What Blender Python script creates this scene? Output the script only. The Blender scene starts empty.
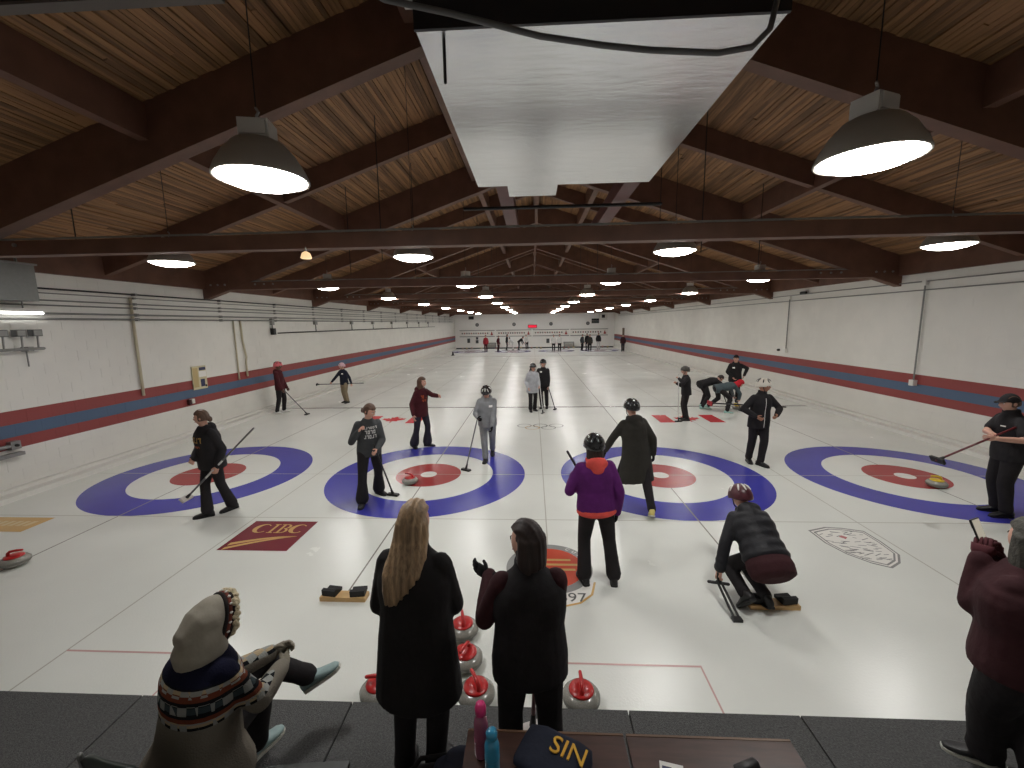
import bpy, bmesh, math, random
from mathutils import Vector, Matrix
from mathutils.bvhtree import BVHTree
random.seed(7)
C = bpy.context.scene.collection
V = Vector
R = math.radians
PI = math.pi

# ------------------------------------------------------------------ camera, world, exposure
scn = bpy.context.scene
cd = bpy.data.cameras.new('camera'); cam = bpy.data.objects.new('camera', cd); C.objects.link(cam)
cd.sensor_width = 36.0; cd.lens = 420.134 / 1024 * 36; cd.clip_start = 0.05; cd.clip_end = 200
_yaw, _pit, _rol = 0.0506786, 0.1440454, -0.0147795
_f = V((-math.sin(_yaw) * math.cos(_pit), math.cos(_yaw) * math.cos(_pit), -math.sin(_pit)))
_r0 = V((math.cos(_yaw), math.sin(_yaw), 0)); _u0 = _r0.cross(_f)
_r = _r0 * math.cos(_rol) + _u0 * math.sin(_rol); _u = _u0 * math.cos(_rol) - _r0 * math.sin(_rol)
cam.matrix_world = Matrix(((_r.x, _u.x, -_f.x, -0.17195), (_r.y, _u.y, -_f.y, -7.58487), (_r.z, _u.z, -_f.z, 2.82862), (0, 0, 0, 1)))
scn.camera = cam
w = bpy.data.worlds.new('world'); scn.world = w; w.use_nodes = True
w.node_tree.nodes['Background'].inputs[0].default_value = (0.02, 0.02, 0.022, 1)
w.node_tree.nodes['Background'].inputs[1].default_value = 1.0
scn.view_settings.view_transform = 'Standard'; scn.view_settings.look = 'None'
scn.view_settings.gamma = 1; scn.view_settings.use_curve_mapping = False
scn.view_settings.exposure = 0.86
LAMP = 30.0          # radiance of the high-bay lenses
scn.cycles.use_denoising = True
scn.cycles.sample_clamp_indirect = 4
scn.cycles.caustics_reflective = False; scn.cycles.caustics_refractive = False

# ------------------------------------------------------------------ materials
MATS = {}
def nd(nt, t, loc=(0, 0), **kw):
    n = nt.nodes.new(t)
    for k, v in kw.items(): setattr(n, k, v)
    return n
def mat(name, col, rough=0.6, metal=0.0, var=0.0, scale=20.0, bump=0.0, bscale=60.0, emit=None, estr=0, stretch=(1, 1, 1), spec=0.5, island=0.0, coat=0.0):
    if name in MATS: return MATS[name]
    m = bpy.data.materials.new(name); m.use_nodes = True; nt = m.node_tree
    b = nt.nodes['Principled BSDF']; L = nt.links.new
    b.inputs['Base Color'].default_value = (*col, 1); b.inputs['Roughness'].default_value = rough; b.inputs['Metallic'].default_value = metal
    b.inputs['Specular IOR Level'].default_value = spec
    if coat: b.inputs['Coat Weight'].default_value = coat; b.inputs['Coat Roughness'].default_value = 0.08
    tc = mp = None
    if var or bump:
        tc = nd(nt, 'ShaderNodeTexCoord'); mp = nd(nt, 'ShaderNodeMapping'); mp.inputs['Scale'].default_value = stretch
        L(tc.outputs['Object'], mp.inputs['Vector'])
    src = None
    if var:
        n = nd(nt, 'ShaderNodeTexNoise'); n.inputs['Scale'].default_value = scale; n.inputs['Detail'].default_value = 5
        L(mp.outputs[0], n.inputs['Vector']); src = n.outputs['Fac']
    if island:
        g = nd(nt, 'ShaderNodeNewGeometry')
        if src is None: src = g.outputs['Random Per Island']; var = island
        else:
            mx = nd(nt, 'ShaderNodeMath', operation='MULTIPLY_ADD'); mx.inputs[1].default_value = island / var
            L(g.outputs['Random Per Island'], mx.inputs[0]); L(src, mx.inputs[2]); s2 = nd(nt, 'ShaderNodeMath', operation='SUBTRACT'); s2.inputs[1].default_value = island / var / 2
            L(mx.outputs[0], s2.inputs[0]); src = s2.outputs[0]
    if src is not None:
        cr = nd(nt, 'ShaderNodeValToRGB'); e = cr.color_ramp.elements
        e[0].position = 0.25; e[1].position = 0.75
        e[0].color = (*[max(0, c * (1 - var)) for c in col], 1); e[1].color = (*[min(1, c * (1 + var)) for c in col], 1)
        L(src, cr.inputs[0]); L(cr.outputs[0], b.inputs['Base Color'])
    if bump:
        n2 = nd(nt, 'ShaderNodeTexNoise'); n2.inputs['Scale'].default_value = bscale; n2.inputs['Detail'].default_value = 3
        L(mp.outputs[0], n2.inputs['Vector']); bp = nd(nt, 'ShaderNodeBump'); bp.inputs['Strength'].default_value = bump; bp.inputs['Distance'].default_value = 0.02
        L(n2.outputs['Fac'], bp.inputs['Height']); L(bp.outputs[0], b.inputs['Normal'])
    if emit: b.inputs['Emission Color'].default_value = (*emit, 1); b.inputs['Emission Strength'].default_value = estr
    MATS[name] = m; return m
def S(r, g, b):   # sRGB 0-255 to linear
    f = lambda c: (c / 255) / 12.92 if c <= 10 else (((c / 255) + 0.055) / 1.055) ** 2.4
    return (f(r), f(g), f(b))
def cloth(name, rgb, rough=0.85, bump=0.35, var=0.18, bscale=14): return mat(name, S(*rgb), rough, var=var, scale=9, bump=bump, bscale=bscale, spec=0.25)

def ice_mat(name, col, var=0.03):
    m = mat(name, col, rough=0.2, spec=0.5)
    nt = m.node_tree; L = nt.links.new; b = nt.nodes['Principled BSDF']
    g = nd(nt, 'ShaderNodeNewGeometry')
    n = nd(nt, 'ShaderNodeTexNoise'); n.inputs['Scale'].default_value = 55; n.inputs['Detail'].default_value = 2
    n3 = nd(nt, 'ShaderNodeTexNoise'); n3.inputs['Scale'].default_value = 0.9; n3.inputs['Detail'].default_value = 6
    L(g.outputs['Position'], n.inputs['Vector']); L(g.outputs['Position'], n3.inputs['Vector'])
    bp = nd(nt, 'ShaderNodeBump'); bp.inputs['Strength'].default_value = 0.14; bp.inputs['Distance'].default_value = 0.01
    L(n.outputs['Fac'], bp.inputs['Height']); L(bp.outputs[0], b.inputs['Normal'])
    mr = nd(nt, 'ShaderNodeMapRange'); mr.inputs[3].default_value = 0.19; mr.inputs[4].default_value = 0.31
    L(n3.outputs['Fac'], mr.inputs[0]); L(mr.outputs[0], b.inputs['Roughness'])
    cr = nd(nt, 'ShaderNodeValToRGB'); e = cr.color_ramp.elements
    e[0].position = 0.3; e[1].position = 0.7; e[0].color = (*[c * (1 - var) for c in col], 1); e[1].color = (*[min(1, c * (1 + var)) for c in col], 1)
    L(n3.outputs['Fac'], cr.inputs[0]); L(cr.outputs[0], b.inputs['Base Color'])
    return m

def wall_mat():
    m = mat('painted_block', S(228, 226, 218), rough=0.55); nt = m.node_tree; L = nt.links.new; b = nt.nodes['Principled BSDF']
    g = nd(nt, 'ShaderNodeNewGeometry'); sx = nd(nt, 'ShaderNodeSeparateXYZ'); L(g.outputs['Position'], sx.inputs[0])
    dv = nd(nt, 'ShaderNodeMath', operation='DIVIDE'); dv.inputs[1].default_value = 4.0; L(sx.outputs['Z'], dv.inputs[0])
    cr = nd(nt, 'ShaderNodeValToRGB'); cr.color_ramp.interpolation = 'CONSTANT'; e = cr.color_ramp.elements
    wh = (*S(232, 230, 223), 1); rd = (*S(150, 68, 66), 1); bl = (*S(82, 104, 132), 1)
    e[0].position = 0; e[0].color = wh; e[1].position = 0.79 / 4; e[1].color = rd
    for z, c in ((0.985, bl), (1.205, rd), (1.44, wh)):
        q = e.new(z / 4); q.color = c
    L(dv.outputs[0], cr.inputs[0])
    n = nd(nt, 'ShaderNodeTexNoise'); n.inputs['Scale'].default_value = 1.6; n.inputs['Detail'].default_value = 8; L(g.outputs['Position'], n.inputs['Vector'])
    ad = nd(nt, 'ShaderNodeMath', operation='MULTIPLY_ADD'); ad.inputs[1].default_value = 0.25; L(g.outputs['Random Per Island'], ad.inputs[0]); L(n.outputs['Fac'], ad.inputs[2])
    mr = nd(nt, 'ShaderNodeMapRange'); mr.inputs[1].default_value = 0.3; mr.inputs[2].default_value = 1.0; mr.inputs[3].default_value = 0.9; mr.inputs[4].default_value = 1.0; L(ad.outputs[0], mr.inputs[0])
    mx = nd(nt, 'ShaderNodeMix', data_type='RGBA', blend_type='MULTIPLY'); mx.inputs[0].default_value = 1
    L(cr.outputs[0], mx.inputs[6]); L(mr.outputs[0], mx.inputs[7]); L(mx.outputs[2], b.inputs['Base Color'])
    n2 = nd(nt, 'ShaderNodeTexNoise'); n2.inputs['Scale'].default_value = 40; L(g.outputs['Position'], n2.inputs['Vector'])
    bp = nd(nt, 'ShaderNodeBump'); bp.inputs['Strength'].default_value = 0.15; bp.inputs['Distance'].default_value = 0.01; L(n2.outputs['Fac'], bp.inputs['Height']); L(bp.outputs[0], b.inputs['Normal'])
    return m

def knit_mat():   # fair-isle jumper: navy yoke, patterned band, grey body (bands by height on the garment)
    m = mat('fair_isle_knit', (0.2, 0.2, 0.2), rough=0.95, spec=0.1); nt = m.node_tree; L = nt.links.new; b = nt.nodes['Principled BSDF']
    tc = nd(nt, 'ShaderNodeTexCoord'); sx = nd(nt, 'ShaderNodeSeparateXYZ'); L(tc.outputs['Object'], sx.inputs[0])
    cr = nd(nt, 'ShaderNodeValToRGB'); cr.color_ramp.interpolation = 'CONSTANT'; e = cr.color_ramp.elements
    gy = S(128, 122, 112); nv = S(26, 27, 46); rs = S(112, 60, 44); dk = S(28, 30, 34); cm = S(176, 158, 130)
    bands = [(0.0, gy)] + [(z - 0.008, c) for z, c in ((0.745, dk), (0.765, cm), (0.785, rs), (0.81, dk), (0.835, S(60, 70, 74)), (0.865, dk), (0.89, rs), (0.915, cm), (0.93, dk), (0.945, nv))]
    e[0].position = 0; e[0].color = (*gy, 1); e[1].position = bands[1][0] / 2; e[1].color = (*bands[1][1], 1)
    for z, c in bands[2:]:
        q = e.new(z / 2); q.color = (*c, 1)
    dv = nd(nt, 'ShaderNodeMath', operation='DIVIDE'); dv.inputs[1].default_value = 2.0; L(sx.outputs['Z'], dv.inputs[0]); L(dv.outputs[0], cr.inputs[0])
    # small light motifs repeating around the body inside the band
    ck = nd(nt, 'ShaderNodeTexChecker'); ck.inputs['Scale'].default_value = 22; L(tc.outputs['Object'], ck.inputs['Vector'])
    c2 = nd(nt, 'ShaderNodeValToRGB'); c2.color_ramp.interpolation = 'CONSTANT'; f = c2.color_ramp.elements
    f[0].position = 0; f[0].color = (0, 0, 0, 1); f[1].position = 0.737 / 2; f[1].color = (1, 1, 1, 1)
    for z, v in ((0.785, 0), (0.825, .8), (0.875, 0), (0.905, 1), (0.935, 0)):
        q = f.new((z - 0.008) / 2); q.color = (v, v, v, 1)
    L(dv.outputs[0], c2.inputs[0])
    ml = nd(nt, 'ShaderNodeMath', operation='MULTIPLY'); L(ck.outputs['Fac'], ml.inputs[0]); L(c2.outputs[0], ml.inputs[1])
    mx = nd(nt, 'ShaderNodeMix', data_type='RGBA'); L(ml.outputs[0], mx.inputs[0]); L(cr.outputs[0], mx.inputs[6]); mx.inputs[7].default_value = (*S(150, 152, 148), 1)
    n = nd(nt, 'ShaderNodeTexNoise'); n.inputs['Scale'].default_value = 120; L(tc.outputs['Object'], n.inputs['Vector'])
    bp = nd(nt, 'ShaderNodeBump'); bp.inputs['Strength'].default_value = 0.5; bp.inputs['Distance'].default_value = 0.01; L(n.outputs['Fac'], bp.inputs['Height']); L(bp.outputs[0], b.inputs['Normal'])
    L(mx.outputs[2], b.inputs['Base Color']); return m

ICE = ice_mat('ice', S(229, 231, 225))
ICE_BLUE = ice_mat('ice_blue', S(66, 66, 168), 0.12); ICE_RED = ice_mat('ice_red', S(164, 62, 62), 0.08); ICE_WHITE = ice_mat('ice_white', S(236, 234, 228))
ICE_LINE = ice_mat('ice_line', S(140, 137, 130)); ICE_HOG = ice_mat('ice_hog_line', S(96, 94, 92)); ICE_THIN = ice_mat('ice_thin_line', S(190, 188, 178)); ICE_PINK = ice_mat('ice_pink', S(206, 170, 166))
ICE_MAROON = ice_mat('ice_maroon', S(124, 50, 60)); ICE_GOLD = ice_mat('ice_gold', S(212, 168, 108)); ICE_TAN = ice_mat('ice_tan', S(212, 172, 108), 0.15)
ICE_ORANGE = ice_mat('ice_orange', S(206, 84, 62)); ICE_GREY = ice_mat('ice_grey', S(150, 150, 148)); ICE_DGREY = ice_mat('ice_dark_grey', S(104, 104, 104)); ICE_FLAG = ice_mat('ice_flag_red', S(206, 50, 58))
BLOCK = wall_mat()
MORTAR = BLOCK
OX = mat('oxblood_timber', S(104, 72, 57), 0.55, var=0.25, scale=3, stretch=(1, 1, 1), bump=0.1, bscale=30)
OXR = mat('oxblood_steel', S(92, 52, 50), 0.5, var=0.12, scale=4)
DECK = mat('deck_plank', S(138, 102, 68), 0.7, var=0.45, scale=2.2, stretch=(14, 0.8, 14), island=0.22, bump=0.2, bscale=8)
STEEL = mat('galvanised_steel', S(150, 150, 148), 0.4, 0.7, var=0.15, scale=6)
GREYM = mat('grey_paint', S(140, 140, 136), 0.5, var=0.1)
PIPEM = mat('pipe_grey', S(132, 132, 128), 0.5, var=0.1); CABLE = mat('black_cable', S(40, 40, 42), 0.6)
FOIL = mat('foil_insulation', S(226, 228, 230), 0.27, 1.0, var=0.05, scale=2, bump=0.16, bscale=5, stretch=(0.7, 2.6, 1))
BLACKM = mat('black_metal', S(28, 27, 28), 0.45); BLACKR = mat('black_rubber', S(24, 24, 25), 0.7, bump=0.2)
LENS = mat('lamp_lens', (1, 1, 1), 0.5, emit=(1, 0.985, 0.95), estr=LAMP)
REFL = mat('lamp_reflector', S(168, 162, 152), 0.5, 0.2); BALLAST = mat('lamp_ballast', S(206, 204, 198), 0.5, 0.3)
CARPET = mat('carpet_tile', S(94, 94, 94), 0.95, var=0.35, scale=90, bump=0.6, bscale=150, spec=0.1)
GRANITE = mat('granite', S(150, 148, 140), 0.25, var=0.3, scale=160, coat=0.4); GRAND = mat('granite_band', S(120, 118, 112), 0.5, var=0.3, scale=160)
REDP = mat('red_plastic', S(190, 38, 38), 0.3); YELP = mat('yellow_plastic', S(222, 190, 50), 0.3)
WOOD = mat('pale_wood', S(196, 160, 108), 0.5, var=0.15, scale=3, stretch=(2, 12, 12)); DWOOD = mat('dark_table_wood', S(74, 50, 42), 0.35, var=0.3, scale=3, stretch=(1.5, 14, 6), coat=0.2)
WHITEP = mat('white_paint', S(226, 224, 218), 0.5, var=0.03); PALE = mat('pale_board', S(240, 236, 230), 0.5)
SKIN = mat('skin', S(205, 158, 138), 0.5, var=0.06, scale=6); SKIND = mat('skin_dark', S(92, 64, 52), 0.5, var=0.06, scale=6); SKINM = mat('skin_tan', S(176, 126, 100), 0.5, var=0.06, scale=6)
EYEW = mat('eye_white', S(230, 226, 220), 0.3); EYED = mat('eye_dark', S(36, 26, 22), 0.2); LIP = mat('lips', S(164, 92, 86), 0.5)
TAG = mat('white_tag', S(236, 234, 230), 0.6); PRINTG = mat('gold_print', S(170, 132, 66), 0.7); PRINTO = mat('orange_print', S(196, 92, 40), 0.7); PRINTW = mat('white_print', S(214, 214, 212), 0.7)
REDL = mat('red_display', S(190, 30, 50), 0.4, emit=S(230, 30, 60), estr=0.5)

# ------------------------------------------------------------------ mesh helpers
class MB:
    def __init__(s): s.v = []; s.f = []; s.m = []
    def add(s, vs, fs, mi=0):
        o = len(s.v); s.v.extend([tuple(p) for p in vs]); s.f.extend([tuple(i + o for i in f) for f in fs]); s.m.extend([mi] * len(fs)); return s
    def box(s, x0, x1, y0, y1, z0, z1, mi=0, M=None):
        vs = [V((x, y, z)) for z in (z0, z1) for y in (y0, y1) for x in (x0, x1)]
        if M is not None: vs = [M @ p for p in vs]
        return s.add(vs, [(0, 2, 3, 1), (4, 5, 7, 6), (0, 1, 5, 4), (2, 6, 7, 3), (0, 4, 6, 2), (1, 3, 7, 5)], mi)
    def loft(s, rings, mi=0, cap=True, close=False):   # rings: lists of equal length
        n = len(rings[0]); vs = [p for r in rings for p in r]; fs = []
        for i in range(len(rings) - 1):
            for j in range(n): fs.append((i * n + j, i * n + (j + 1) % n, (i + 1) * n + (j + 1) % n, (i + 1) * n + j))
        if cap: fs.append(tuple(range(n - 1, -1, -1))); fs.append(tuple((len(rings) - 1) * n + j for j in range(n)))
        return s.add(vs, fs, mi)
    def ell(s, rings, n=18, mi=0):   # rings: (centre, ux, uy, rx, ry)
        rr = []
        for c, ux, uy, rx, ry in rings:
            rr.append([c + ux * (rx * math.cos(2 * PI * k / n)) + uy * (ry * math.sin(2 * PI * k / n)) for k in range(n)])
        return s.loft(rr, mi)
    def tube(s, pts, rad, n=10, mi=0, round_=True):
        pts = [V(p) for p in pts]
        if not isinstance(rad, (list, tuple)): rad = [rad] * len(pts)
        pts2, rad2 = [], []
        if round_:
            d0 = (pts[0] - pts[1]).normalized(); d1 = (pts[-1] - pts[-2]).normalized()
            pts2 += [pts[0] + d0 * rad[0] * 0.95, pts[0] + d0 * rad[0] * 0.6]; rad2 += [rad[0] * 0.3, rad[0] * 0.8]
            pts2 += pts; rad2 += rad
            pts2 += [pts[-1] + d1 * rad[-1] * 0.6, pts[-1] + d1 * rad[-1] * 0.95]; rad2 += [rad[-1] * 0.8, rad[-1] * 0.3]
        else: pts2, rad2 = pts, list(rad)
        t = (pts2[1] - pts2[0]).normalized(); a = V((0, 0, 1)) if abs(t.z) < 0.9 else V((1, 0, 0)); ux = t.cross(a).normalized(); rr = []
        for i, p in enumerate(pts2):
            d = (pts2[min(i + 1, len(pts2) - 1)] - pts2[max(i - 1, 0)]).normalized()
            ux = (ux - d * ux.dot(d)).normalized(); uy = d.cross(ux)
            rr.append([p + ux * (rad2[i] * math.cos(2 * PI * k / n)) + uy * (rad2[i] * math.sin(2 * PI * k / n)) for k in range(n)])
        return s.loft(rr, mi)
    def sph(s, c, rx, ry, rz, n=12, m=8, mi=0, M=None):
        c = V(c); rr = []
        for i in range(m + 1):
            t = PI * (i + 0.02) / (m + 0.04); ring = []
            for k in range(n):
                p = V((rx * math.sin(t) * math.cos(2 * PI * k / n), ry * math.sin(t) * math.sin(2 * PI * k / n), -rz * math.cos(t)))
                ring.append(c + (M @ p if M is not None else p))
            rr.append(ring)
        return s.loft(rr, mi)
    def lathe(s, prof, n=24, c=(0, 0, 0), mi=0, cap=True):
        c = V(c); return s.loft([[c + V((r * math.cos(2 * PI * k / n), r * math.sin(2 * PI * k / n), z)) for k in range(n)] for r, z in prof], mi, cap)
    def poly(s, pts, z0, z1, mi=0):   # vertical prism of a polygon in XY (counter-clockwise)
        n = len(pts); vs = [(x, y, z0) for x, y in pts] + [(x, y, z1) for x, y in pts]
        fs = [tuple(range(n, 2 * n)), tuple(range(n - 1, -1, -1))] + [(i, (i + 1) % n, n + (i + 1) % n, n + i) for i in range(n)]
        return s.add(vs, fs, mi)
    def mesh(s, name, mats, smooth=False):
        me = bpy.data.meshes.new(name); me.from_pydata(s.v, [], s.f)
        for m in (mats if isinstance(mats, (list, tuple)) else [mats]): me.materials.append(m)
        me.polygons.foreach_set('material_index', s.m)
        if smooth: me.polygons.foreach_set('use_smooth', [True] * len(s.f))
        me.update(); return me
    def build(s, name, mats, parent=None, smooth=False, loc=None): return link(name, s.mesh(name, mats, smooth), parent, loc)
def link(name, me, parent=None, loc=None, rz=0):
    o = bpy.data.objects.new(name, me); C.objects.link(o)
    if parent is not None: o.parent = parent
    if loc is not None: o.location = loc
    if rz: o.rotation_euler = (0, 0, rz)
    return o
def smooth_auto(o, ang=40):
    me = o.data; me.polygons.foreach_set('use_smooth', [True] * len(me.polygons))
    try: me.set_sharp_from_angle(angle=R(ang))
    except Exception: pass
    return o
def tag(o, label=None, cat=None, group=None, kind=None):
    if label: o['label'] = label
    if cat: o['category'] = cat
    if group: o['group'] = group
    if kind: o['kind'] = kind
    return o
def thing(name, label, cat, loc=(0, 0, 0), rz=0, group=None):
    o = bpy.data.objects.new(name, None); C.objects.link(o); o.location = loc; o.rotation_euler = (0, 0, rz); o.empty_display_size = 0.2
    return tag(o, label, cat, group)
def struct(name, me_or_none=None, parent=None):
    o = bpy.data.objects.new(name, me_or_none); C.objects.link(o); o['kind'] = 'structure'
    if parent: o.parent = parent
    return o
def dup(o, parent=None):
    c = o.copy(); C.objects.link(c)
    if parent is not None: c.parent = parent
    for ch in [x for x in o.children]: dup(ch, c)
    return c
def voxel(mb, size, mats, smooth=3, name='m'):
    me = mb.mesh(name, mats, True)
    o = bpy.data.objects.new('tmp', me); C.objects.link(o)
    md = o.modifiers.new('r', 'REMESH'); md.mode = 'VOXEL'; md.voxel_size = size; md.use_smooth_shade = True
    if smooth:
        sm = o.modifiers.new('s', 'SMOOTH'); sm.factor = 0.5; sm.iterations = smooth
    dg = bpy.context.evaluated_depsgraph_get(); ev = o.evaluated_get(dg)
    out = bpy.data.meshes.new_from_object(ev, depsgraph=dg); out.name = name
    bpy.data.objects.remove(o); bpy.data.meshes.remove(me)
    out.materials.clear()
    for m in (mats if isinstance(mats, (list, tuple)) else [mats]): out.materials.append(m)
    return out
def text_mesh(txt, size, extrude=0.0015, align='CENTER'):
    cu = bpy.data.curves.new('t', 'FONT'); cu.body = txt; cu.size = size; cu.extrude = extrude; cu.align_x = align; cu.align_y = 'CENTER'; cu.resolution_u = 4
    o = bpy.data.objects.new('t', cu); C.objects.link(o); dg = bpy.context.evaluated_depsgraph_get()
    me = bpy.data.meshes.new_from_object(o.evaluated_get(dg), depsgraph=dg); bpy.data.objects.remove(o); bpy.data.curves.remove(cu); return me

# ------------------------------------------------------------------ the setting
SP = 4.3377                       # sheet spacing
XL, XR = -9.17, 9.12
YN, YF = -8.3, 41.2               # near and far walls
YE = -4.95                        # carpet edge
WZ = 0.12                         # walkway height
HX = [-1.5 * SP, -0.5 * SP, 0.5 * SP, 1.5 * SP]

floor = struct('floor', MB().box(XL - 0.3, XR + 0.3, YN - 0.2, YF + 0.2, -0.2, 0).mesh('floor', ICE))
def ring(parent, cx, cy, r0, r1, m, z):
    mb = MB(); n = 96
    vs = []
    for k in range(n):
        a = 2 * PI * k / n
        vs += [(cx + r0 * math.cos(a), cy + r0 * math.sin(a), z), (cx + r1 * math.cos(a), cy + r1 * math.sin(a), z)]
    fs = [(2 * k, 2 * k + 1, 2 * ((k + 1) % n) + 1, 2 * ((k + 1) % n)) for k in range(n)] if r0 > 0 else [tuple(2 * k + 1 for k in range(n))]
    return mb.add(vs, fs).build('house_ring', m, parent)
def flat(parent, name, pts, m, z=0.0012):
    return MB().add([(x, y, z) for x, y in pts], [tuple(range(len(pts)))]).build(name, m, parent)
def rect(parent, name, x0, x1, y0, y1, m, z=0.0012): return flat(parent, name, [(x0, y0), (x1, y0), (x1, y1), (x0, y1)], m, z)
for ty in (0, 34.75):
    for hx in HX:
        ring(floor, hx, ty, 1.219, 1.829, ICE_BLUE, 0.0010); ring(floor, hx, ty, 0.152, 0.61, ICE_RED, 0.0010); ring(floor, hx, ty, 0, 0.152, ICE_WHITE, 0.0010)
for i, hx in enumerate(HX):
    rect(floor, 'centre_line', hx - 0.010, hx + 0.010, -3.66, -0.61, ICE_LINE, 0.0016)
    rect(floor, 'centre_line', hx - 0.010, hx + 0.010, 0.61, 38.4, ICE_LINE, 0.0016)
for k in (-1, 0, 1):
    rect(floor, 'sheet_divider_line', k * SP - 0.008, k * SP + 0.008, YE, 39.6, ICE_THIN, 0.0014)
for ty, s in ((0, 1), (34.75, -1)):
    rect(floor, 'tee_line', XL + 0.35, XR - 0.35, ty - 0.006, ty + 0.006, ICE_THIN, 0.0019)
    rect(floor, 'back_line', XL + 0.35, XR - 0.35, ty - s * 1.829 - 0.008, ty - s * 1.829 + 0.008, ICE_THIN, 0.0019)
    rect(floor, 'hog_line', XL + 0.35, XR - 0.35, ty + s * 6.40 - 0.05, ty + s * 6.40 + 0.05, ICE_HOG, 0.0021)
for k in (-1, 0, 1):
    x = k * SP
    rect(floor, 'rink_box_line', x, x + 1.2, -4.43, -4.41, ICE_PINK, 0.0019); rect(floor, 'rink_box_line', x + 1.185, x + 1.2, YE, -4.43, ICE_PINK, 0.0019)
# maroon bank logo set in the ice
lg = rect(floor, 'bank_logo', -4.25, -3.32, -2.75, -1.95, ICE_MAROON, 0.0024)
def arc_strip(cx, cy, ro, ri, a0, a1, sx=1, six=1, ox=0, n=18):
    o = [(cx + sx * ro * math.cos(R(a0 + (a1 - a0) * k / n)), cy + ro * math.sin(R(a0 + (a1 - a0) * k / n))) for k in range(n + 1)]
    i = [(cx + ox + six * ri * math.cos(R(a0 + (a1 - a0) * k / n)), cy + ri * math.sin(R(a0 + (a1 - a0) * k / n))) for k in range(n + 1)]
    return o, i
def strip(mb, o, i, z):
    n = len(o); mb.add([(x, y, z) for x, y in o] + [(x, y, z) for x, y in i], [(k, k + 1, n + k + 1, n + k) for k in range(n - 1)])
Z3 = 0.0034
cl = MB()
def letterC(cx, cy, h): o, i = arc_strip(cx, cy, h / 2, h / 2 * 0.86, 42, 318, 0.95, 0.66, 0.02); strip(cl, o, i, Z3)
def q(x0, x1, y0, y1): cl.add([(x0, y0, Z3), (x1, y0, Z3), (x1, y1, Z3), (x0, y1, Z3)], [(0, 1, 2, 3)])
letterC(-4.02, -2.17, 0.25); letterC(-3.50, -2.17, 0.25)
q(-3.865, -3.83, -2.285, -2.055); q(-3.89, -3.805, -2.295, -2.28); q(-3.89, -3.805, -2.06, -2.045)
q(-3.755, -3.72, -2.285, -2.055); q(-3.785, -3.68, -2.295, -2.28); q(-3.785, -3.68, -2.06, -2.045)
for cy in (-2.112, -2.228):
    o, i = arc_strip(-3.70, cy, 0.067, 0.050, -90, 90, 1.15, 0.8); strip(cl, o, i, Z3)
for dy, wd in ((0.0, 0.055), (-0.11, 0.05)):   # two swooshes
    o, i = [], []
    for k in range(15):
        t = k / 14; x = -4.19 + 0.80 * t; y = -2.60 + dy + 0.22 * (1 - (1 - t) ** 1.7) + (0.11 * t if dy else 0)
        o.append((x, y + wd * (1 - t) ** 0.6 * 0.6)); i.append((x, y - wd * (1 - t) ** 0.6 * 0.6 - 0.006))
    strip(cl, o, i, Z3)
cl.build('logo_lettering', ICE_GOLD, lg)
# tan sponsor panel at far left
tp = rect(floor, 'sponsor_panel', -8.40, -7.44, -2.34, -1.90, ICE_TAN, 0.0024)
mbp = MB()
for k in range(6):
    x = -8.22 + k * 0.115; mbp.add([(x, -2.17, Z3), (x + 0.075, -2.17, Z3), (x + 0.09, -2.02, Z3), (x + 0.015, -2.02, Z3)], [(0, 1, 2, 3)])
mbp.build('faded_lettering', ice_mat('ice_pale_tan', S(226, 200, 150)), tp)
# club emblem on the centre strip
em = ring(floor, 0.0, -3.02, 0.40, 0.50, ICE_GREY, 0.0026); em.name = 'club_emblem'
mbe = MB(); n = 40
pts = [(0.40 * math.cos(2 * PI * k / n), -3.02 + 0.40 * math.sin(2 * PI * k / n)) for k in range(n)]
flat(em, 'emblem_field', pts, ICE_ORANGE, 0.0028)
for yy, wx in ((-2.87, 0.26), (-2.97, 0.34), (-3.07, 0.30)): rect(em, 'emblem_stripe', -wx, wx, yy - 0.02, yy + 0.02, ICE_TAN, 0.0032)
sh = [(-0.50, -3.30), (-0.44, -3.52), (-0.30, -3.66), (0, -3.76), (0.30, -3.66), (0.44, -3.52), (0.50, -3.30)]
flat(em, 'emblem_scroll_edge', sh, ICE_TAN, 0.0016); flat(em, 'emblem_scroll', [(x * 0.95, -3.30 + (y + 3.30) * 0.94) for x, y in sh], ICE_WHITE, 0.0021)
t = link('emblem_year', text_mesh('1897', 0.20, 0.0005), em, (0.17, -3.57, 0.0032)); t.data.materials.append(ICE_DGREY)
for k, ch in enumerate('CURLING'):
    a = R(58 - k * 12); tt = link('emblem_letter', text_mesh(ch, 0.075, 0.0004), em, (0.45 * math.cos(a), -3.02 + 0.45 * math.sin(a), 0.0034), a - PI / 2); tt.data.materials.append(ICE_WHITE)
# grey crest outline
def scale_poly(p, s):
    cx = sum(x for x, y in p) / len(p); cy = sum(y for x, y in p) / len(p); return [(cx + (x - cx) * s, cy + (y - cy) * s) for x, y in p]
cr = [(3.52, -2.07), (3.80, -1.97), (4.00, -1.99), (4.24, -2.07), (4.25, -2.35), (4.22, -2.66), (4.08, -2.84), (3.90, -2.95), (3.75, -2.86), (3.60, -2.66), (3.52, -2.40)]
cr = cr[::-1]
cz = flat(floor, 'crest', cr, ICE_GREY, 0.0014)
flat(cz, 'crest_inner_edge', scale_poly(cr, 0.94), ICE_WHITE, 0.0018); flat(cz, 'crest_inner_line', scale_poly(cr, 0.89), ICE_GREY, 0.0022); flat(cz, 'crest_field', scale_poly(cr, 0.84), ICE_WHITE, 0.0026)
flat(cz, 'crest_diamond', [(3.80, -2.24), (3.86, -2.20), (3.90, -2.25), (3.85, -2.30)], ice_mat('ice_rose', S(196, 130, 130)), 0.0032)
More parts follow.
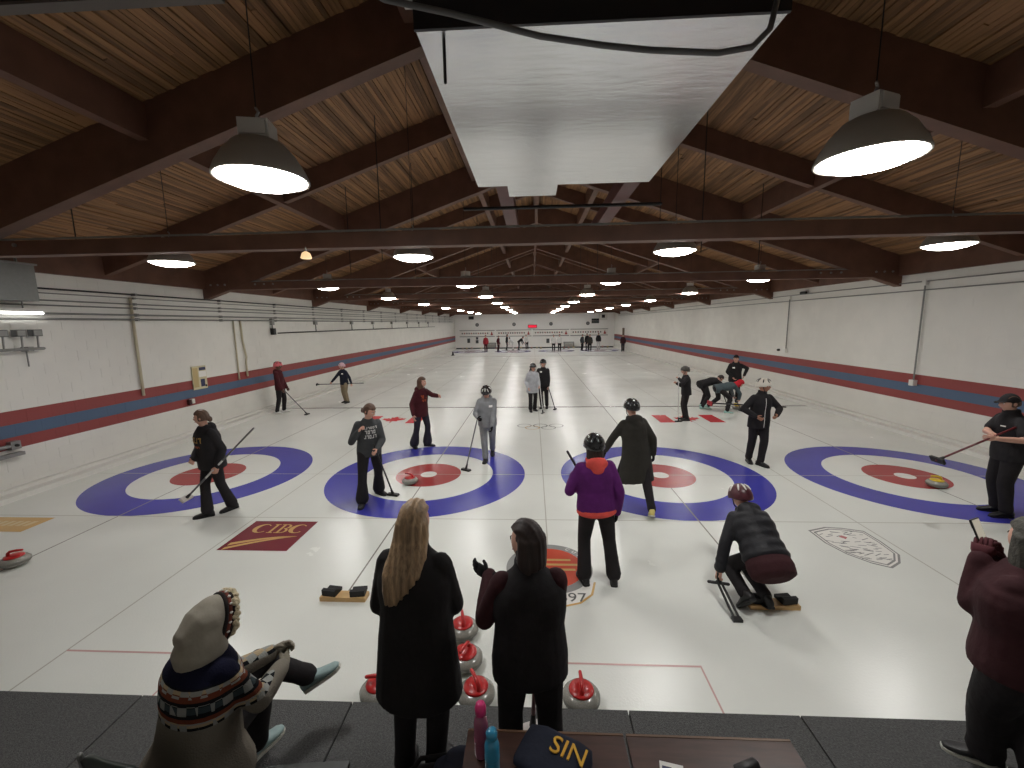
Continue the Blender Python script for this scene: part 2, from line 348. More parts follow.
mbq = MB(); rr = random.Random(3)
for k in range(70):
    x = rr.uniform(3.60, 4.14); y = rr.uniform(-2.78, -2.08)
    if abs(x - 3.88) > 0.28 - max(0, -2.45 - y) * 0.4: continue
    l = rr.uniform(0.02, 0.06); a = rr.uniform(-0.5, 0.5); mbq.box(-l, l, -0.006, 0.006, 0, 0.0003, 0, Matrix.Translation((x, y, 0.003)) @ Matrix.Rotation(a, 4, 'Z'))
mbq.build('crest_engraving', ICE_GREY, cz)
# five grey rings and two flags under the ice
for k, (x, y) in enumerate(((-0.42, 3.80), (0.02, 3.80), (0.46, 3.80), (-0.20, 3.58), (0.24, 3.58))):
    o = ring(floor, x, y, 0.172, 0.20, (ICE_GREY, ICE_DGREY, ICE_GREY, ICE_TAN, ICE_GREY)[k], 0.002); o.name = 'linked_ring'
LEAF = [(0, .5), (.1, .3), (.2, .36), (.16, .1), (.3, .24), (.33, .16), (.5, .18), (.44, .03), (.5, -.02), (.22, -.22), (.25, -.32), (.03, -.28), (.03, -.5)]
LEAF = LEAF + [(-x, y) for x, y in LEAF[::-1][:-1]]
for cx in (4.30, -4.38):
    for s in (-1, 1):
        a, b = sorted((cx + s * 0.48, cx + s * 0.90)); rect(floor, 'flag_bar', a, b, 4.13, 5.10, ICE_FLAG, 0.002)
    flat(floor, 'maple_leaf', [(cx + x * 0.72, 4.62 + y * 0.8) for x, y in LEAF][::-1], ICE_FLAG, 0.002)

# walls: a backing slab faced with painted blocks
def side_wall(name, X, inward, first_y):
    w = struct(name, MB().box(min(X, X - inward * 0.3) - (0 if inward > 0 else 0), max(X, X - inward * 0.3), YN, YF, -0.1, 4.4).mesh(name, MORTAR))
    # backing face sits 12 mm behind the block faces
    w.location.x = -inward * 0.005
    h, l, g = 0.2, 0.4, 0.005
    def bm(mb, y, z, j): 
        d = 0.005 + j
        mb.box(-0.004 if inward > 0 else -d, d if inward > 0 else 0.004, y + 0.0008, y + l - 0.0008, z + g / 2, z + h - g / 2)
    protos = [MB() for _ in range(4)]
    for k, pmb in enumerate(protos): bm(pmb, 0, 0, (0.0, 0.0008, 0.0015, 0.0004)[k])
    protos = [pmb.mesh('block', BLOCK) for pmb in protos]
    st = MB(); r2 = random.Random(5)
    for c in range(19):
        y = YN + (0.2 if c % 2 else 0)
        while y < YF - 0.4:
            if first_y <= y < first_y + 5.95: link('block', protos[r2.randrange(4)], w, (X, y, c * h + 0.02))
            else:
                n0 = len(st.v); bm(st, y, c * h + 0.02, r2.uniform(0, 0.0015)); st.v[n0:] = [(a + X, b_, c_) for a, b_, c_ in st.v[n0:]]
            y += l
    tag(st.build('far_blocks', BLOCK, w), kind='stuff'); return w
side_wall('wall_left', XL, 1, -1.4); side_wall('wall_right', XR, -1, 0.7)
def gable(name, y, th):
    mb = MB(); p = [(XL - 0.3, -0.1), (XR + 0.3, -0.1), (XR + 0.3, 4.4), (0, 7.6), (XL - 0.3, 4.4)]
    mb.add([(x, y, z) for x, z in p] + [(x, y + th, z) for x, z in p], [(0, 1, 2, 3, 4), (9, 8, 7, 6, 5)] + [(i, i + 5, (i + 1) % 5 + 5, (i + 1) % 5) for i in range(5)])
    return struct(name, mb.mesh(name, WHITEP))
struct('wall_far', MB().box(XL - 0.3, XR + 0.3, YF, YF + 0.2, -0.1, 3.86).mesh('wall_far', mat('far_wall_paint', S(246, 244, 240), 0.5)))
def upper(name, y, th, m):
    mb = MB(); p = [(XL - 0.3, 3.86), (XR + 0.3, 3.86), (XR + 0.3, 4.4), (0, 7.6), (XL - 0.3, 4.4)]
    mb.add([(x, y, z) for x, z in p] + [(x, y + th, z) for x, z in p], [(0, 1, 2, 3, 4), (9, 8, 7, 6, 5)] + [(i, i + 5, (i + 1) % 5 + 5, (i + 1) % 5) for i in range(5)])
    return struct(name, mb.mesh(name, m))
upper('trim_far', YF, 0.2, OX); gable('wall_near', YN - 0.2, 0.2)
for nm, x0, x1 in (('baseboard_left', XL, XL + 0.34), ('baseboard_right', XR - 0.34, XR)):
    struct(nm, MB().box(x0, x1, YE, 40.3, -0.05, 0.09).box(x0 if x0 < 0 else x0 + 0.22, x0 + 0.12 if x0 < 0 else x1, YE, 40.3, 0.09, 0.15).mesh(nm, WHITEP))
struct('baseboard_far', MB().box(XL + 0.34, XR - 0.34, 39.75, 39.95, -0.05, 0.12).mesh('b', mat('dark_bumper', S(52, 52, 54), 0.8)))
# carpeted walkway of separate boards
wk = struct('floor_walkway', MB().box(XL, XR, YN, YE - 0.03, -0.05, WZ - 0.012).mesh('floor_walkway', BLACKR))
xs = [-9.1, -7.6, -6.1, -4.6, -3.10, -1.5, 0.48, 1.65, 3.2, 4.8, 6.4, 7.9, 9.05]
for a, b in zip(xs, xs[1:]):
    for y0, y1 in ((-6.15, YE), (-8.2, -6.16)):
        MB().box(a + 0.006, b - 0.006, y0, y1 - 0.004, 0.0, WZ).build('carpet_board', CARPET, wk)

# ------------------------------------------------------------------ roof
SL = 0.338
def zd(x): return 7.42 - SL * abs(x)           # underside of the deck
ceil_mb = MB()
for s in (-1, 1):
    xe = s * 9.6; ceil_mb.add([(0, YN, 7.50), (0, YF, 7.50), (xe, YF, 7.50 - SL * 9.6), (xe, YN, 7.50 - SL * 9.6), (0, YN, 7.65), (0, YF, 7.65), (xe, YF, 7.65 - SL * 9.6), (xe, YN, 7.65 - SL * 9.6)],
                              [(0, 1, 2, 3), (7, 6, 5, 4), (0, 3, 7, 4), (1, 0, 4, 5), (2, 1, 5, 6), (3, 2, 6, 7)])
ceiling = struct('ceiling', ceil_mb.mesh('ceiling', OX))
FR = [-1.90 + 5.73 * k for k in range(-1, 8)]
rr = random.Random(11)
for s in (-1, 1):
    mb = MB(); wd = 0.062
    n = int(9.45 / wd)
    for i in range(n):
        x0, x1 = i * wd + 0.003, (i + 1) * wd - 0.003
        y = YN + rr.uniform(-8, 0)
        while y < YF:
            L = rr.uniform(5, 11); y1 = min(y + L, YF); dz = rr.choice((0, 0, 0, 0.006, -0.012, 0.012))
            if y1 > YN:
                a = [(s * x, yy, zd(x) + t - dz) for t in (0, 0.07) for yy in (max(y, YN), y1 - 0.004) for x in (x0, x1)]
                mb.add(a, [(0, 2, 3, 1), (0, 1, 5, 4), (2, 6, 7, 3), (0, 4, 6, 2), (1, 3, 7, 5)])
            y = y1
    tag(mb.build('deck_planks', DECK, ceiling), kind='stuff')
def slope_beam(name, s, y, wdt, depth, top_off=0.0, xin=0.05, xout=9.1):
    mb = MB(); v = []
    for yy in (y - wdt / 2, y + wdt / 2):
        for x in (xin, xout):
            for z in (zd(x) - depth, zd(x) - top_off): v.append((s * x, yy, z))
    mb.add(v, [(0, 1, 3, 2), (4, 6, 7, 5), (0, 2, 6, 4), (1, 5, 7, 3), (0, 4, 5, 1), (2, 3, 7, 6)])
    return mb.build(name, OX, ceiling)
for k, y in enumerate(FR):
    for s in (-1, 1):
        slope_beam('rafter', s, y, 0.20, 0.74)
        # haunch where the tie meets the wall
        X = XL if s < 0 else XR
        a = X + (-s) * 0.0; bx = X - s * 0.75
        mb = MB(); p = [(a, 3.60), (bx, 3.86), (bx, 4.12), (a, 4.12)]
        mb.add([(x, y - 0.11, z) for x, z in p] + [(x, y + 0.11, z) for x, z in p], [(0, 1, 2, 3), (7, 6, 5, 4)] + [(i, i + 4, (i + 1) % 4 + 4, (i + 1) % 4) for i in range(4)])
        hb = mb.build('haunch', OX, ceiling)
        bo = MB()
        for q_ in (0.25, 0.45, 0.65, 1.5, 1.75, 2.0): bo.tube([(X - s * q_, y - 0.11, 3.97), (X - s * q_, y - 0.135, 3.97)], 0.025, 8, round_=False)
        tag(bo.build('bolt_heads', STEEL, hb), kind='stuff')
    mb = MB().box(XL, XR, y - 0.09, y + 0.09, 3.84, 4.03); tb = mb.build('tie_beam', OX, ceiling)
    MB().tube([(XL, y - 0.07, 4.055), (XR, y - 0.07, 4.055)], 0.014, 6).build('conduit', PIPEM, tb)
    if k < 8:
        ys = y + 2.95
        for s in (-1, 1): slope_beam('intermediate_rafter', s, ys, 0.13, 0.42)
for x in (-5.17, -1.62, 1.62, 5.17):
    for k in range(8): MB().box(x - 0.075, x + 0.075, FR[k] + 0.1, FR[k + 1] - 0.1, zd(x) - 0.44, zd(x)).build('purlin', OX, ceiling)
MB().box(-0.1, 0.1, YN, YF, 7.2, 7.4).build('ridge_beam', OX, ceiling)
for nm, x0, x1 in (('trim_left', XL - 0.02, XL + 0.10), ('trim_right', XR - 0.10, XR + 0.02)):
    struct(nm, MB().box(x0, x1, YN, YF, 3.86, 4.45).mesh(nm, OX))
# thin hanger rods under the deck
for x, ys in ((-2.9, (0.2, 2.4)), (2.75, (0.1, 2.6)), (-4.4, (2.3,)), (4.9, (2.4,)), (-7.4, (-1.0,)), (-2.0, (7, 12)), (2.0, (7, 12))):
    for y in ys: MB().tube([(x, y, 4.0), (x, y, zd(x))], 0.009, 5).build('hanger_rod', BLACKM, ceiling)
# long sprinkler pipe under the ridge
# ------------------------------------------------------------------ high-bay lamps
def lamp_proto():
    t = thing('high_bay_lamp', 'x', 'lamp')
    MB().lathe([(0.12, 0.245), (0.16, 0.225), (0.22, 0.16), (0.275, 0.07), (0.30, 0.0), (0.315, 0.0), (0.315, 0.012), (0.290, 0.075), (0.235, 0.168), (0.17, 0.24), (0.13, 0.26), (0.005, 0.262)], 32, cap=False).build('reflector', REFL, t, True)
    MB().lathe([(0.005, -0.060), (0.12, -0.052), (0.21, -0.032), (0.275, -0.004), (0.295, 0.016), (0.295, 0.03), (0.005, 0.03)], 32).build('lens', LENS, t, True)
    MB().box(-0.10, 0.10, -0.085, 0.085, 0.265, 0.385).box(-0.085, 0.085, -0.098, 0.098, 0.28, 0.37).build('ballast_housing', BALLAST, t)
    MB().tube([(0, 0, 0.385), (0, 0, 0.43), (0.015, 0, 0.455), (0, 0, 0.48)], 0.010, 6).build('hook', STEEL, t)
    return t
lp = lamp_proto()
ROWS = [(-4.45, 3.88), (-0.90, 3.86), (4.30, 3.88), (9.35, 3.88), (14.9, 3.88), (20.6, 3.88), (26.4, 3.88), (32.0, 3.88), (37.4, 3.88)]
ordn = ['first', 'second', 'third', 'fourth', 'fifth', 'sixth', 'seventh', 'eighth', 'ninth']; col4 = ['leftmost', 'left of centre', 'right of centre', 'rightmost']
used = False
for ri, (y, z) in enumerate(ROWS):
    for ci, x in enumerate((-5.98, -2.12, 2.10, 6.0) if ri == 0 else (-5.95, -2.02, 1.98, 5.92)):
        if ri == 0 and ci in (0, 3): continue
        o = lp if not used else dup(lp); used = True
        o.location = (x, y, z); o.rotation_euler = (0, 0, 0.2 * ((ri * 4 + ci) % 5))
        o['label'] = f'high-bay lamp hanging {("left" if ci == 1 else "right") + " of the two" if ri == 0 else col4[ci]} in the {ordn[ri]} row from the camera'; o['group'] = 'high-bay lamps under the roof'
        MB().tube([(0, 0, 0.47), (0, 0, zd(x) - z)], 0.0045, 5).build('hanger_cord', BLACKM, o)

# ------------------------------------------------------------------ suspended foil duct over the walkway
hv = thing('suspended_duct', 'big foil-wrapped air duct hanging under the ridge', 'duct', (0.25, -3.05, 4.70))
MB().box(-1.16, 1.17, -1.55, 1.59, 0, 0.50).build('duct_body', FOIL, hv)
MB().box(-0.76, -0.06, 1.59, 2.15, 0.02, 0.40).build('duct_outlet', FOIL, hv)
MB().box(-1.17, 1.18, -1.575, -1.55, 0.0, 0.62).build('end_plate', BLACKM, hv)
for x in (-1.12, 1.12):
    for y in (-1.3, 1.3): MB().tube([(x, y, 0.5), (x, y, zd(x) - 4.7)], 0.012, 6).build('hanger_rod', BLACKM, hv)
MB().tube([(-1.0, -1.45, -0.25), (-1.0, -1.45, 0.5)], 0.012, 6).build('drop_rod', BLACKM, hv)
MB().box(-1.26, -1.16, -1.5, -1.42, 0.22, 0.30).build('junction_box', WHITEP, hv)
for x in (-0.85, 1.1): MB().box(x - 0.12, x + 0.12, 1.58, 6.7, 0.2, 0.45).build('support_beam', OXR, hv)
for y in (3.2,): MB().tube([(-1.6, y, 0.13), (1.8, y, 0.13)], 0.03, 8).build('cross_pipe', BLACKM, hv)
hs = MB().tube([(-1.5, -4.9, 4.95), (-1.01, -4.9, 4.69), (-0.63, -4.9, 4.60), (-0.12, -4.9, 4.46), (0.25, -4.9, 4.395), (0.51, -4.9, 4.36), (0.9, -4.88, 4.34), (1.10, -4.85, 4.38), (1.22, -4.8, 4.5), (1.30, -4.72, 4.75)], 0.017, 10)
tag(hs.build('flexible_conduit', mat('conduit_grey', S(96, 96, 96), 0.5), None, True), 'grey flexible conduit sagging across the front of the foil duct', 'conduit')
br = thing('roof_bar', 'dark steel bar with pale lower edge, high at upper left', 'beam', (-4.6, -4.3, 5.16))
MB().box(-3.2, 2.2, -0.04, 0.04, 0.03, 0.13).build('web', BLACKM, br); MB().box(-3.2, 2.2, -0.05, 0.05, 0.01, 0.03).build('flange', mat('dull_flange', S(96, 90, 84), 0.6), br)
for x in (-2.6, 2.0): MB().tube([(x, 0, 0.13), (x, 0, zd(x - 4.6) - 5.16)], 0.01, 5).build('hanger_rod', BLACKM, br)
sl = thing('spot_lamp', 'small cream spot lamp under the nearest tie beam', 'lamp', (-3.12, -2.05, 3.74))
MB().tube([(0, 0, 0.10), (0, 0, 0.02)], 0.01, 6).build('bracket', STEEL, sl); MB().lathe([(0.02, 0.05), (0.05, 0.03), (0.07, -0.03), (0.06, -0.04)], 14).build('shade', mat('cream_shade', S(240, 214, 176), 0.5, emit=S(255, 214, 160), estr=0.5), sl, True)

# ------------------------------------------------------------------ things on the walls
def pipe(name, label, pts, r, m, group=None, cat='pipe'):
    return tag(MB().tube(pts, r, 8, round_=False).build(name, m, None, True), label, cat, group)
XW = XL + 0.06
for z, r, m, lb, dx in ((3.58, 0.016, CABLE, 'black cable along the top of the left wall, above all its pipes', 0.03), (3.50, 0.009, PIPEM, 'thin grey pipe just under the black cable on the left wall', 0.0), (3.37, 0.013, PIPEM, 'third line down of those along the upper left wall', 0.0),
                  (3.28, 0.013, PIPEM, 'fourth line down of those along the upper left wall', 0.0), (3.13, 0.018, GREYM, 'grey pipe second from the bottom of the left wall bundle', 0.01), (3.03, 0.020, PIPEM, 'lowest grey pipe of the left wall bundle', 0.01)):
    mb = MB().tube([(XW + dx, YN, z), (XW + dx, 39.5, z)], r, 8, round_=False)
    o = tag(mb.build('wall_pipe' if m != CABLE else 'wall_cable', m, None, True), lb, 'pipe' if m != CABLE else 'cable', 'lines along the left wall')
    cb = MB()
    for k in range(16): cb.box(XL, XW + dx + r, -1 + k * 2.6, -0.95 + k * 2.6, z - r - 0.012, z + r + 0.012)
    tag(cb.build('clips', PIPEM, o), kind='stuff')
pipe('drop_pipe', 'cream vertical pipe on left wall left of the yellow poster', [(XL + 0.04, 1.53, 3.52), (XL + 0.04, 1.53, 1.3)], 0.03, mat('cream_pipe', S(196, 186, 160), 0.5))
pipe('drop_pipe', 'straight cream drop pipe right of the yellow poster', [(XL + 0.04, 4.72, 3.03), (XL + 0.04, 4.72, 1.25)], 0.022, MATS['cream_pipe'])
pipe('drop_pipe', 'kinked cream drop pipe just right of the straight one', [(XL + 0.04, 5.02, 3.03), (XL + 0.04, 5.04, 2.4), (XL + 0.04, 5.10, 2.1), (XL + 0.04, 5.14, 1.9), (XL + 0.04, 5.10, 1.75), (XL + 0.04, 5.10, 1.3)], 0.028, MATS['cream_pipe'])
# switch box and the long horizontal conduit with drops
sb = thing('switch_box', 'grey and black switch box at the near end of the left wall conduit', 'box', (XL, 6.65, 2.6))
MB().box(0, 0.10, -0.12, 0.0, 0.28, 0.50).build('upper_box', GREYM, sb); MB().box(0, 0.12, -0.12, 0.02, -0.05, 0.17).build('lower_box', BLACKM, sb); MB().box(0, 0.09, 0.03, 0.14, -0.05, 0.17).build('side_box', WHITEP, sb)
MB().tube([(0.05, -0.06, 0.17), (0.05, -0.06, 0.28)], 0.02, 6).build('nipple', PIPEM, sb)
ec = thing('conduit_run', 'black electrical conduit with box drops running along the far left wall', 'conduit', (XL, 6.8, 2.60))
MB().tube([(0.06, 0, 0), (0.06, 24, 0)], 0.022, 6).build('main_conduit', CABLE, ec, True)
for k, y in enumerate((2.7, 6.2, 9.0, 12.2, 15.5, 18.6, 21.6)):
    MB().tube([(0.06, y, 0), (0.06, y, 0.38)], 0.016, 6).build('drop', CABLE, ec); MB().box(0, 0.1, y - 0.09, y + 0.09, 0.28, 0.46).build('outlet_box', GREYM, ec)
# yellow poster
ps = thing('wall_poster', 'small yellow and white notice board on the left wall stripe', 'poster', (XL + 0.012, 3.22, 1.19))
MB().box(0, 0.02, -0.24, 0.24, 0, 0.62).build('board', mat('poster_cream', S(206, 196, 160), 0.6), ps)
pp = MB(); pp.box(0.02, 0.023, 0.0, 0.22, 0.50, 0.58); pp.box(0.02, 0.023, 0.02, 0.16, 0.06, 0.26)
pp.build('dark_print', mat('poster_blue', S(56, 60, 92), 0.6), ps); MB().box(0.02, 0.022, -0.02, 0.23, 0.32, 0.48).build('white_note', TAG, ps); MB().box(0.02, 0.0225, -0.22, -0.05, 0.06, 0.58).build('tan_note', mat('poster_tan', S(190, 168, 120), 0.6), ps)
MB().box(0.02, 0.0245, 0.17, 0.22, 0.04, 0.10).build('black_square', BLACKM, ps)
ff = thing('wall_fitting', 'small white and dark fitting on the lower red stripe below the poster', 'fitting', (XL + 0.012, 2.83, 0.86))
MB().box(0, 0.08, -0.02, 0.07, 0, 0.12).build('white_case', WHITEP, ff); MB().box(0, 0.07, -0.10, -0.03, -0.02, 0.11).build('dark_case', mat('dark_red', S(60, 24, 26), 0.6), ff)
rb = thing('rail_bracket', 'silver rail end with bolt on the left wall, low at the frame edge', 'rail', (XL + 0.012, -1.05, 0.82))
MB().tube([(0.06, -0.8, 0.05), (0.06, 0.05, 0.05)], 0.03, 8).build('rail', STEEL, rb); MB().box(0, 0.09, -0.02, 0.12, -0.02, 0.12).build('end_bracket', STEEL, rb); MB().tube([(0.09, 0.05, 0.05), (0.12, 0.05, 0.05)], 0.025, 8).build('bolt', BLACKM, rb)
MB().box(0, 0.10, -0.8, 0.15, -0.14, -0.08).build('lower_lip', STEEL, rb)
# heater and strip light at the left edge
uh = thing('unit_heater', 'grey sheet-metal unit heater on upper left wall', 'heater', (XL + 0.012, -1.0, 3.32))
MB().box(0.12, 0.46, -0.72, 0.42, 0, 0.60).build('case', mat('heater_grey', S(134, 136, 134), 0.4, 0.4, var=0.06), uh); MB().box(0.12, 0.49, -0.74, 0.45, 0.60, 0.63).build('top_flange', STEEL, uh)
MB().box(0, 0.12, -0.6, 0.4, 0.1, 0.45).build('wall_bracket', STEEL, uh); MB().tube([(0.3, 0.3, 0.65), (0.3, 0.3, 0.85)], 0.02, 6).build('pipe_stub', PIPEM, uh)
fl = thing('strip_light', 'glowing strip light mounted under the unit heater', 'light', (XL + 0.012, -0.75, 3.13))
MB().box(0.0, 0.16, -0.7, 0.52, 0.02, 0.08).build('tray', WHITEP, fl); MB().tube([(0.09, -0.66, 0), (0.09, 0.48, 0)], 0.022, 8).build('tube', mat('tube_glow', (1, 1, 1), emit=(1, 1, .97), estr=4), fl, True); MB().tube([(0.09, 0.2, 0.08), (0.09, 0.2, 0.19)], 0.012, 6).build('stem', STEEL, fl)
fd = thing('floodlight_bar', 'bar of small grey floodlights on left wall below heater', 'light', (XL + 0.012, -0.72, 2.50))
MB().tube([(0.14, -0.6, 0), (0.14, 0.34, 0)], 0.025, 8).build('bar', PIPEM, fd); MB().box(0, 0.15, -0.5, -0.42, -0.04, 0.04).box(0, 0.15, 0.1, 0.18, -0.04, 0.04).build('arm', STEEL, fd)
MB().tube([(0.06, 0.13, -0.04), (0.06, 0.13, -0.3)], 0.012, 6).build('cable', PIPEM, fd)
for y in (-0.24, 0.02, 0.26):
    b = MB().box(0.07, 0.17, y - 0.075, y + 0.075, 0.22, 0.34).build('lamp_head', mat('flood_grey', S(92, 92, 92), 0.4), fd); MB().box(0.17, 0.18, y - 0.06, y + 0.06, 0.235, 0.325).build('lamp_glass', mat('flood_glass', S(150, 150, 146), 0.2), b); MB().tube([(0.14, y, 0.0), (0.13, y + 0.02, 0.22)], 0.015, 6).build('stem', STEEL, b)
# right wall
XRW = XR - 0.05
for z0, z1, lb in ((3.66, 3.58, 'upper grey cable along the top of the right wall'), (3.46, 3.46, 'lower grey cable along the top of the right wall')):
    pipe('wall_cable', lb, [(XRW, YN, z0), (XRW, 6, z0), (XRW, 39, z1)], 0.014, PIPEM, 'cables along the right wall', 'cable')
for y, z0, z1, lb in ((8.27, 3.58, 1.74, 'thin conduit down the right wall with outlet at its foot'), (3.0, 3.62, 1.30, 'conduit down the right wall near the right edge, ending in the stripe')):
    cdt = thing('wall_conduit', lb, 'conduit', (XR - 0.012, y, 0))
    MB().tube([(-0.04, 0, z0), (-0.04, 0, z1)], 0.018, 6).build('tube', PIPEM, cdt); MB().box(-0.10, 0, -0.06, 0.06, z1 - 0.12, z1 + 0.02).build('outlet_box', WHITEP, cdt); MB().box(-0.08, 0, -0.05, 0.05, z0 - 0.06, z0 + 0.06).build('junction_box', WHITEP, cdt)
cm = thing('wall_camera', 'small black camera on the upper right wall', 'camera', (XR - 0.012, 7.4, 3.72))
MB().box(-0.06, 0, -0.06, 0.06, -0.06, 0.06).build('mount', WHITEP, cm); MB().tube([(-0.10, 0.14, -0.02), (-0.10, -0.10, -0.02)], 0.05, 10).build('camera_body', BLACKM, cm)
tag(MB().tube([(XR - 0.012, 8.75, 1.68), (XR - 0.06, 8.75, 1.68)], 0.045, 12).build('wall_fixture', BLACKM), 'small round black fitting on the right wall just above the stripe', 'fitting')

# ------------------------------------------------------------------ far end
for k, (x0, x1) in enumerate(((-8.62, -4.58), (-4.36, -0.34), (-0.14, 3.96), (4.16, 8.36))):
    s_ = thing('score_board', 'long white scoreboard on the far wall, ' + ['leftmost of four', 'second from left', 'third from left', 'rightmost of four'][k], 'scoreboard', ((x0 + x1) / 2, YF - 0.02, 1.36), 0, 'scoreboards on the far wall')
    hw = (x1 - x0) / 2
    MB().box(-hw, hw, -0.06, 0, 0, 0.66).build('board', PALE, s_)
    fr = MB().box(-hw - 0.03, hw + 0.03, -0.08, 0, 0.64, 0.70).box(-hw - 0.03, hw + 0.03, -0.08, 0, -0.06, 0.0); fr.build('rail', mat('board_rail', S(84, 82, 80), 0.5), s_)
    for q_ in range(12):
        x = -hw + 0.3 + q_ * (2 * hw - 1.1) / 11; MB().box(x - 0.07, x + 0.07, -0.07, -0.06, 0.26, 0.42).build('number_card', mat('card_red' if q_ % 3 == 1 else 'card_dark', S(150, 60, 60) if q_ % 3 == 1 else S(80, 78, 80), 0.6), s_)
    lm = MB(); lm.add([(hw - 0.46, -0.065, 0.16), (hw - 0.18, -0.065, 0.16), (hw - 0.32, -0.065, 0.58)], [(0, 1, 2)]); lm.box(hw - 0.45, hw - 0.19, -0.066, -0.061, 0.10, 0.18); lm.build('club_mark', mat('mark_red', S(160, 70, 64), 0.6), s_)
sg = thing('red_sign', 'red lit sign at the centre of the far wall', 'sign', (-0.2, YF - 0.02, 2.24)); MB().box(-0.52, 0.52, -0.12, 0, 0, 0.36).build('case', mat('sign_case', S(90, 20, 34), 0.5), sg); MB().box(-0.46, 0.46, -0.125, -0.12, 0.05, 0.31).build('face', REDL, sg)
for k, x in enumerate((-6.57, -2.31, 1.92, 6.11)):
    s_ = thing('wall_clock', 'round dark clock on far wall above the ' + ['leftmost', 'second', 'third', 'rightmost'][k] + ' scoreboard', 'clock', (x, YF - 0.02, 2.68), 0, 'clocks on the far wall')
    MB().tube([(0, 0, 0), (0, -0.09, 0)], 0.20, 20, round_=False).build('case', mat('clock_grey', S(70, 72, 74), 0.5), s_); MB().tube([(0, -0.09, 0), (0, -0.1, 0)], 0.12, 20, round_=False).build('dial', GREYM, s_)
tv = thing('wall_screen', 'black screen high on the far wall at left', 'screen', (-7.24, YF - 0.02, 3.30)); MB().box(-0.30, 0.30, -0.12, -0.04, 0, 0.36).build('panel', BLACKM, tv); MB().box(-0.1, 0.1, -0.04, 0, 0.1, 0.26).build('mount', STEEL, tv)
tv = thing('wall_screen', 'wide dark two-deck panel on the far wall at right', 'screen', (6.95, YF - 0.02, 2.68)); MB().box(-0.42, 0.42, -0.12, 0, 0, 0.26).build('lower_panel', mat('panel_dark', S(70, 74, 76), 0.4), tv); MB().box(-0.42, 0.42, -0.14, 0, 0.28, 0.52).build('upper_panel', BLACKM, tv)
ac = thing('air_conditioner', 'pale wall unit with dark grille high in the far right corner', 'air conditioner', (7.8, YF - 0.02, 3.02)); MB().box(-0.45, 0.45, -0.35, 0, 0, 0.72).build('case', WHITEP, ac); MB().box(-0.18, 0.18, -0.36, -0.35, 0.25, 0.6).build('grille', BLACKM, ac)
for k, (x, z, w_, h_) in enumerate(((-7.6, 0.62, 0.30, 0.5), (-6.62, 0.56, 0.30, 0.36), (-6.62, 1.0, 0.24, 0.26), (1.57, 0.5, 0.34, 0.5))):
    bx = thing('notice_board', ['dark panel on the far wall base at far left', 'lower dark panel of the pair near the red-clad far player', 'upper dark panel of that stacked pair on the far wall', 'dark panel behind the far pair in white tops'][k], 'panel', (x, YF - 0.02, z))
    MB().box(-w_ / 2, w_ / 2, -0.10, 0, 0, h_).build('case', BLACKM, bx); MB().box(-w_ / 2 + 0.04, w_ / 2 - 0.04, -0.105, -0.1, 0.04, h_ - 0.04).build('face', mat('panel_dark', S(70, 74, 76), 0.4), bx)
for k, x in enumerate((-5.0, 3.93)):
    bn = thing('bench', 'grey bench against the far wall, ' + ('left one' if k == 0 else 'right one'), 'bench', (x, YF - 0.45, 0), 0, 'benches at the far end')
    MB().box(-0.6, 0.6, -0.18, 0.18, 0.42, 0.47).build('seat', GREYM, bn); MB().box(-0.6, 0.6, 0.15, 0.19, 0.50, 0.62).build('backrest', GREYM, bn)
    for sx in (-0.52, 0.52): MB().box(sx - 0.03, sx + 0.03, -0.16, 0.19, 0, 0.42).box(sx - 0.03, sx + 0.03, 0.15, 0.18, 0.42, 0.62).build('leg', BLACKM, bn)
bp_ = thing('notice_post', 'tall brown post standing by the far right wall', 'post', (8.75, 34.6, 0)); MB().box(-0.09, 0.09, -0.09, 0.09, 0, 2.2).build('post', mat('post_brown', S(120, 106, 92), 0.7), bp_); MB().box(-0.16, 0.16, -0.16, 0.16, 0, 0.06).build('foot', BLACKM, bp_)
cn = MB().box(-0.16, 0.16, -0.16, 0.16, 0, 0.03).lathe([(0.12, 0.03), (0.05, 0.34), (0.03, 0.36)], 12); tag(cn.build('floor_cone', BLACKM, None, False, (-7.39, 30.1, 0)), 'small dark marker standing alone on ice near the far left wall', 'marker')

# ------------------------------------------------------------------ curling stones
def stone_proto(hm, hmn):
    t = thing('curling_stone', 'x', 'curling stone')
    b = MB().lathe([(0.03, 0.0), (0.075, 0.002), (0.115, 0.018), (0.140, 0.042), (0.140, 0.074), (0.118, 0.100), (0.085, 0.114), (0.03, 0.116)], 32, mi=0)
    for i in range(32): b.m[3 * 32 + i] = 1
    b.build('granite_body', [GRANITE, GRAND], t, True)
    MB().lathe([(0.09, 0.110), (0.094, 0.116), (0.088, 0.126), (0.03, 0.131), (0.002, 0.132)], 28).build('top_disc', hm, t, True)
    MB().tube([(0, -0.055, 0.125), (0, -0.052, 0.158), (0, -0.03, 0.178), (0, 0.03, 0.184), (0, 0.085, 0.182)], [0.017, 0.016, 0.016, 0.015, 0.013], 10).build('handle', hm, t, True)
    return t
SR = stone_proto(REDP, 'red'); SY = stone_proto(YELP, 'yellow'); su = {'r': False, 'y': False}
def stone(c, x, y, rz, label, group='red-handled stones by the walkway'):
    pr = SR if c == 'r' else SY
    o = pr if not su[c] else dup(pr); su[c] = True
    o.location = (x, y, 0.003); o.rotation_euler = (0, 0, R(rz)); o['label'] = label
    if group: o['group'] = group
stone('r', -0.83, -4.12, 15, 'red-handled stone, topmost of the three between the two standing women')
stone('r', -0.75, -4.46, 160, 'red-handled stone, middle of the three between the two standing women')
stone('r', -0.62, -4.79, 30, 'red-handled stone nearest the carpet between the two standing women')
stone('r', -1.37, -4.79, 100, 'red-handled stone half hidden left of the long black coat')
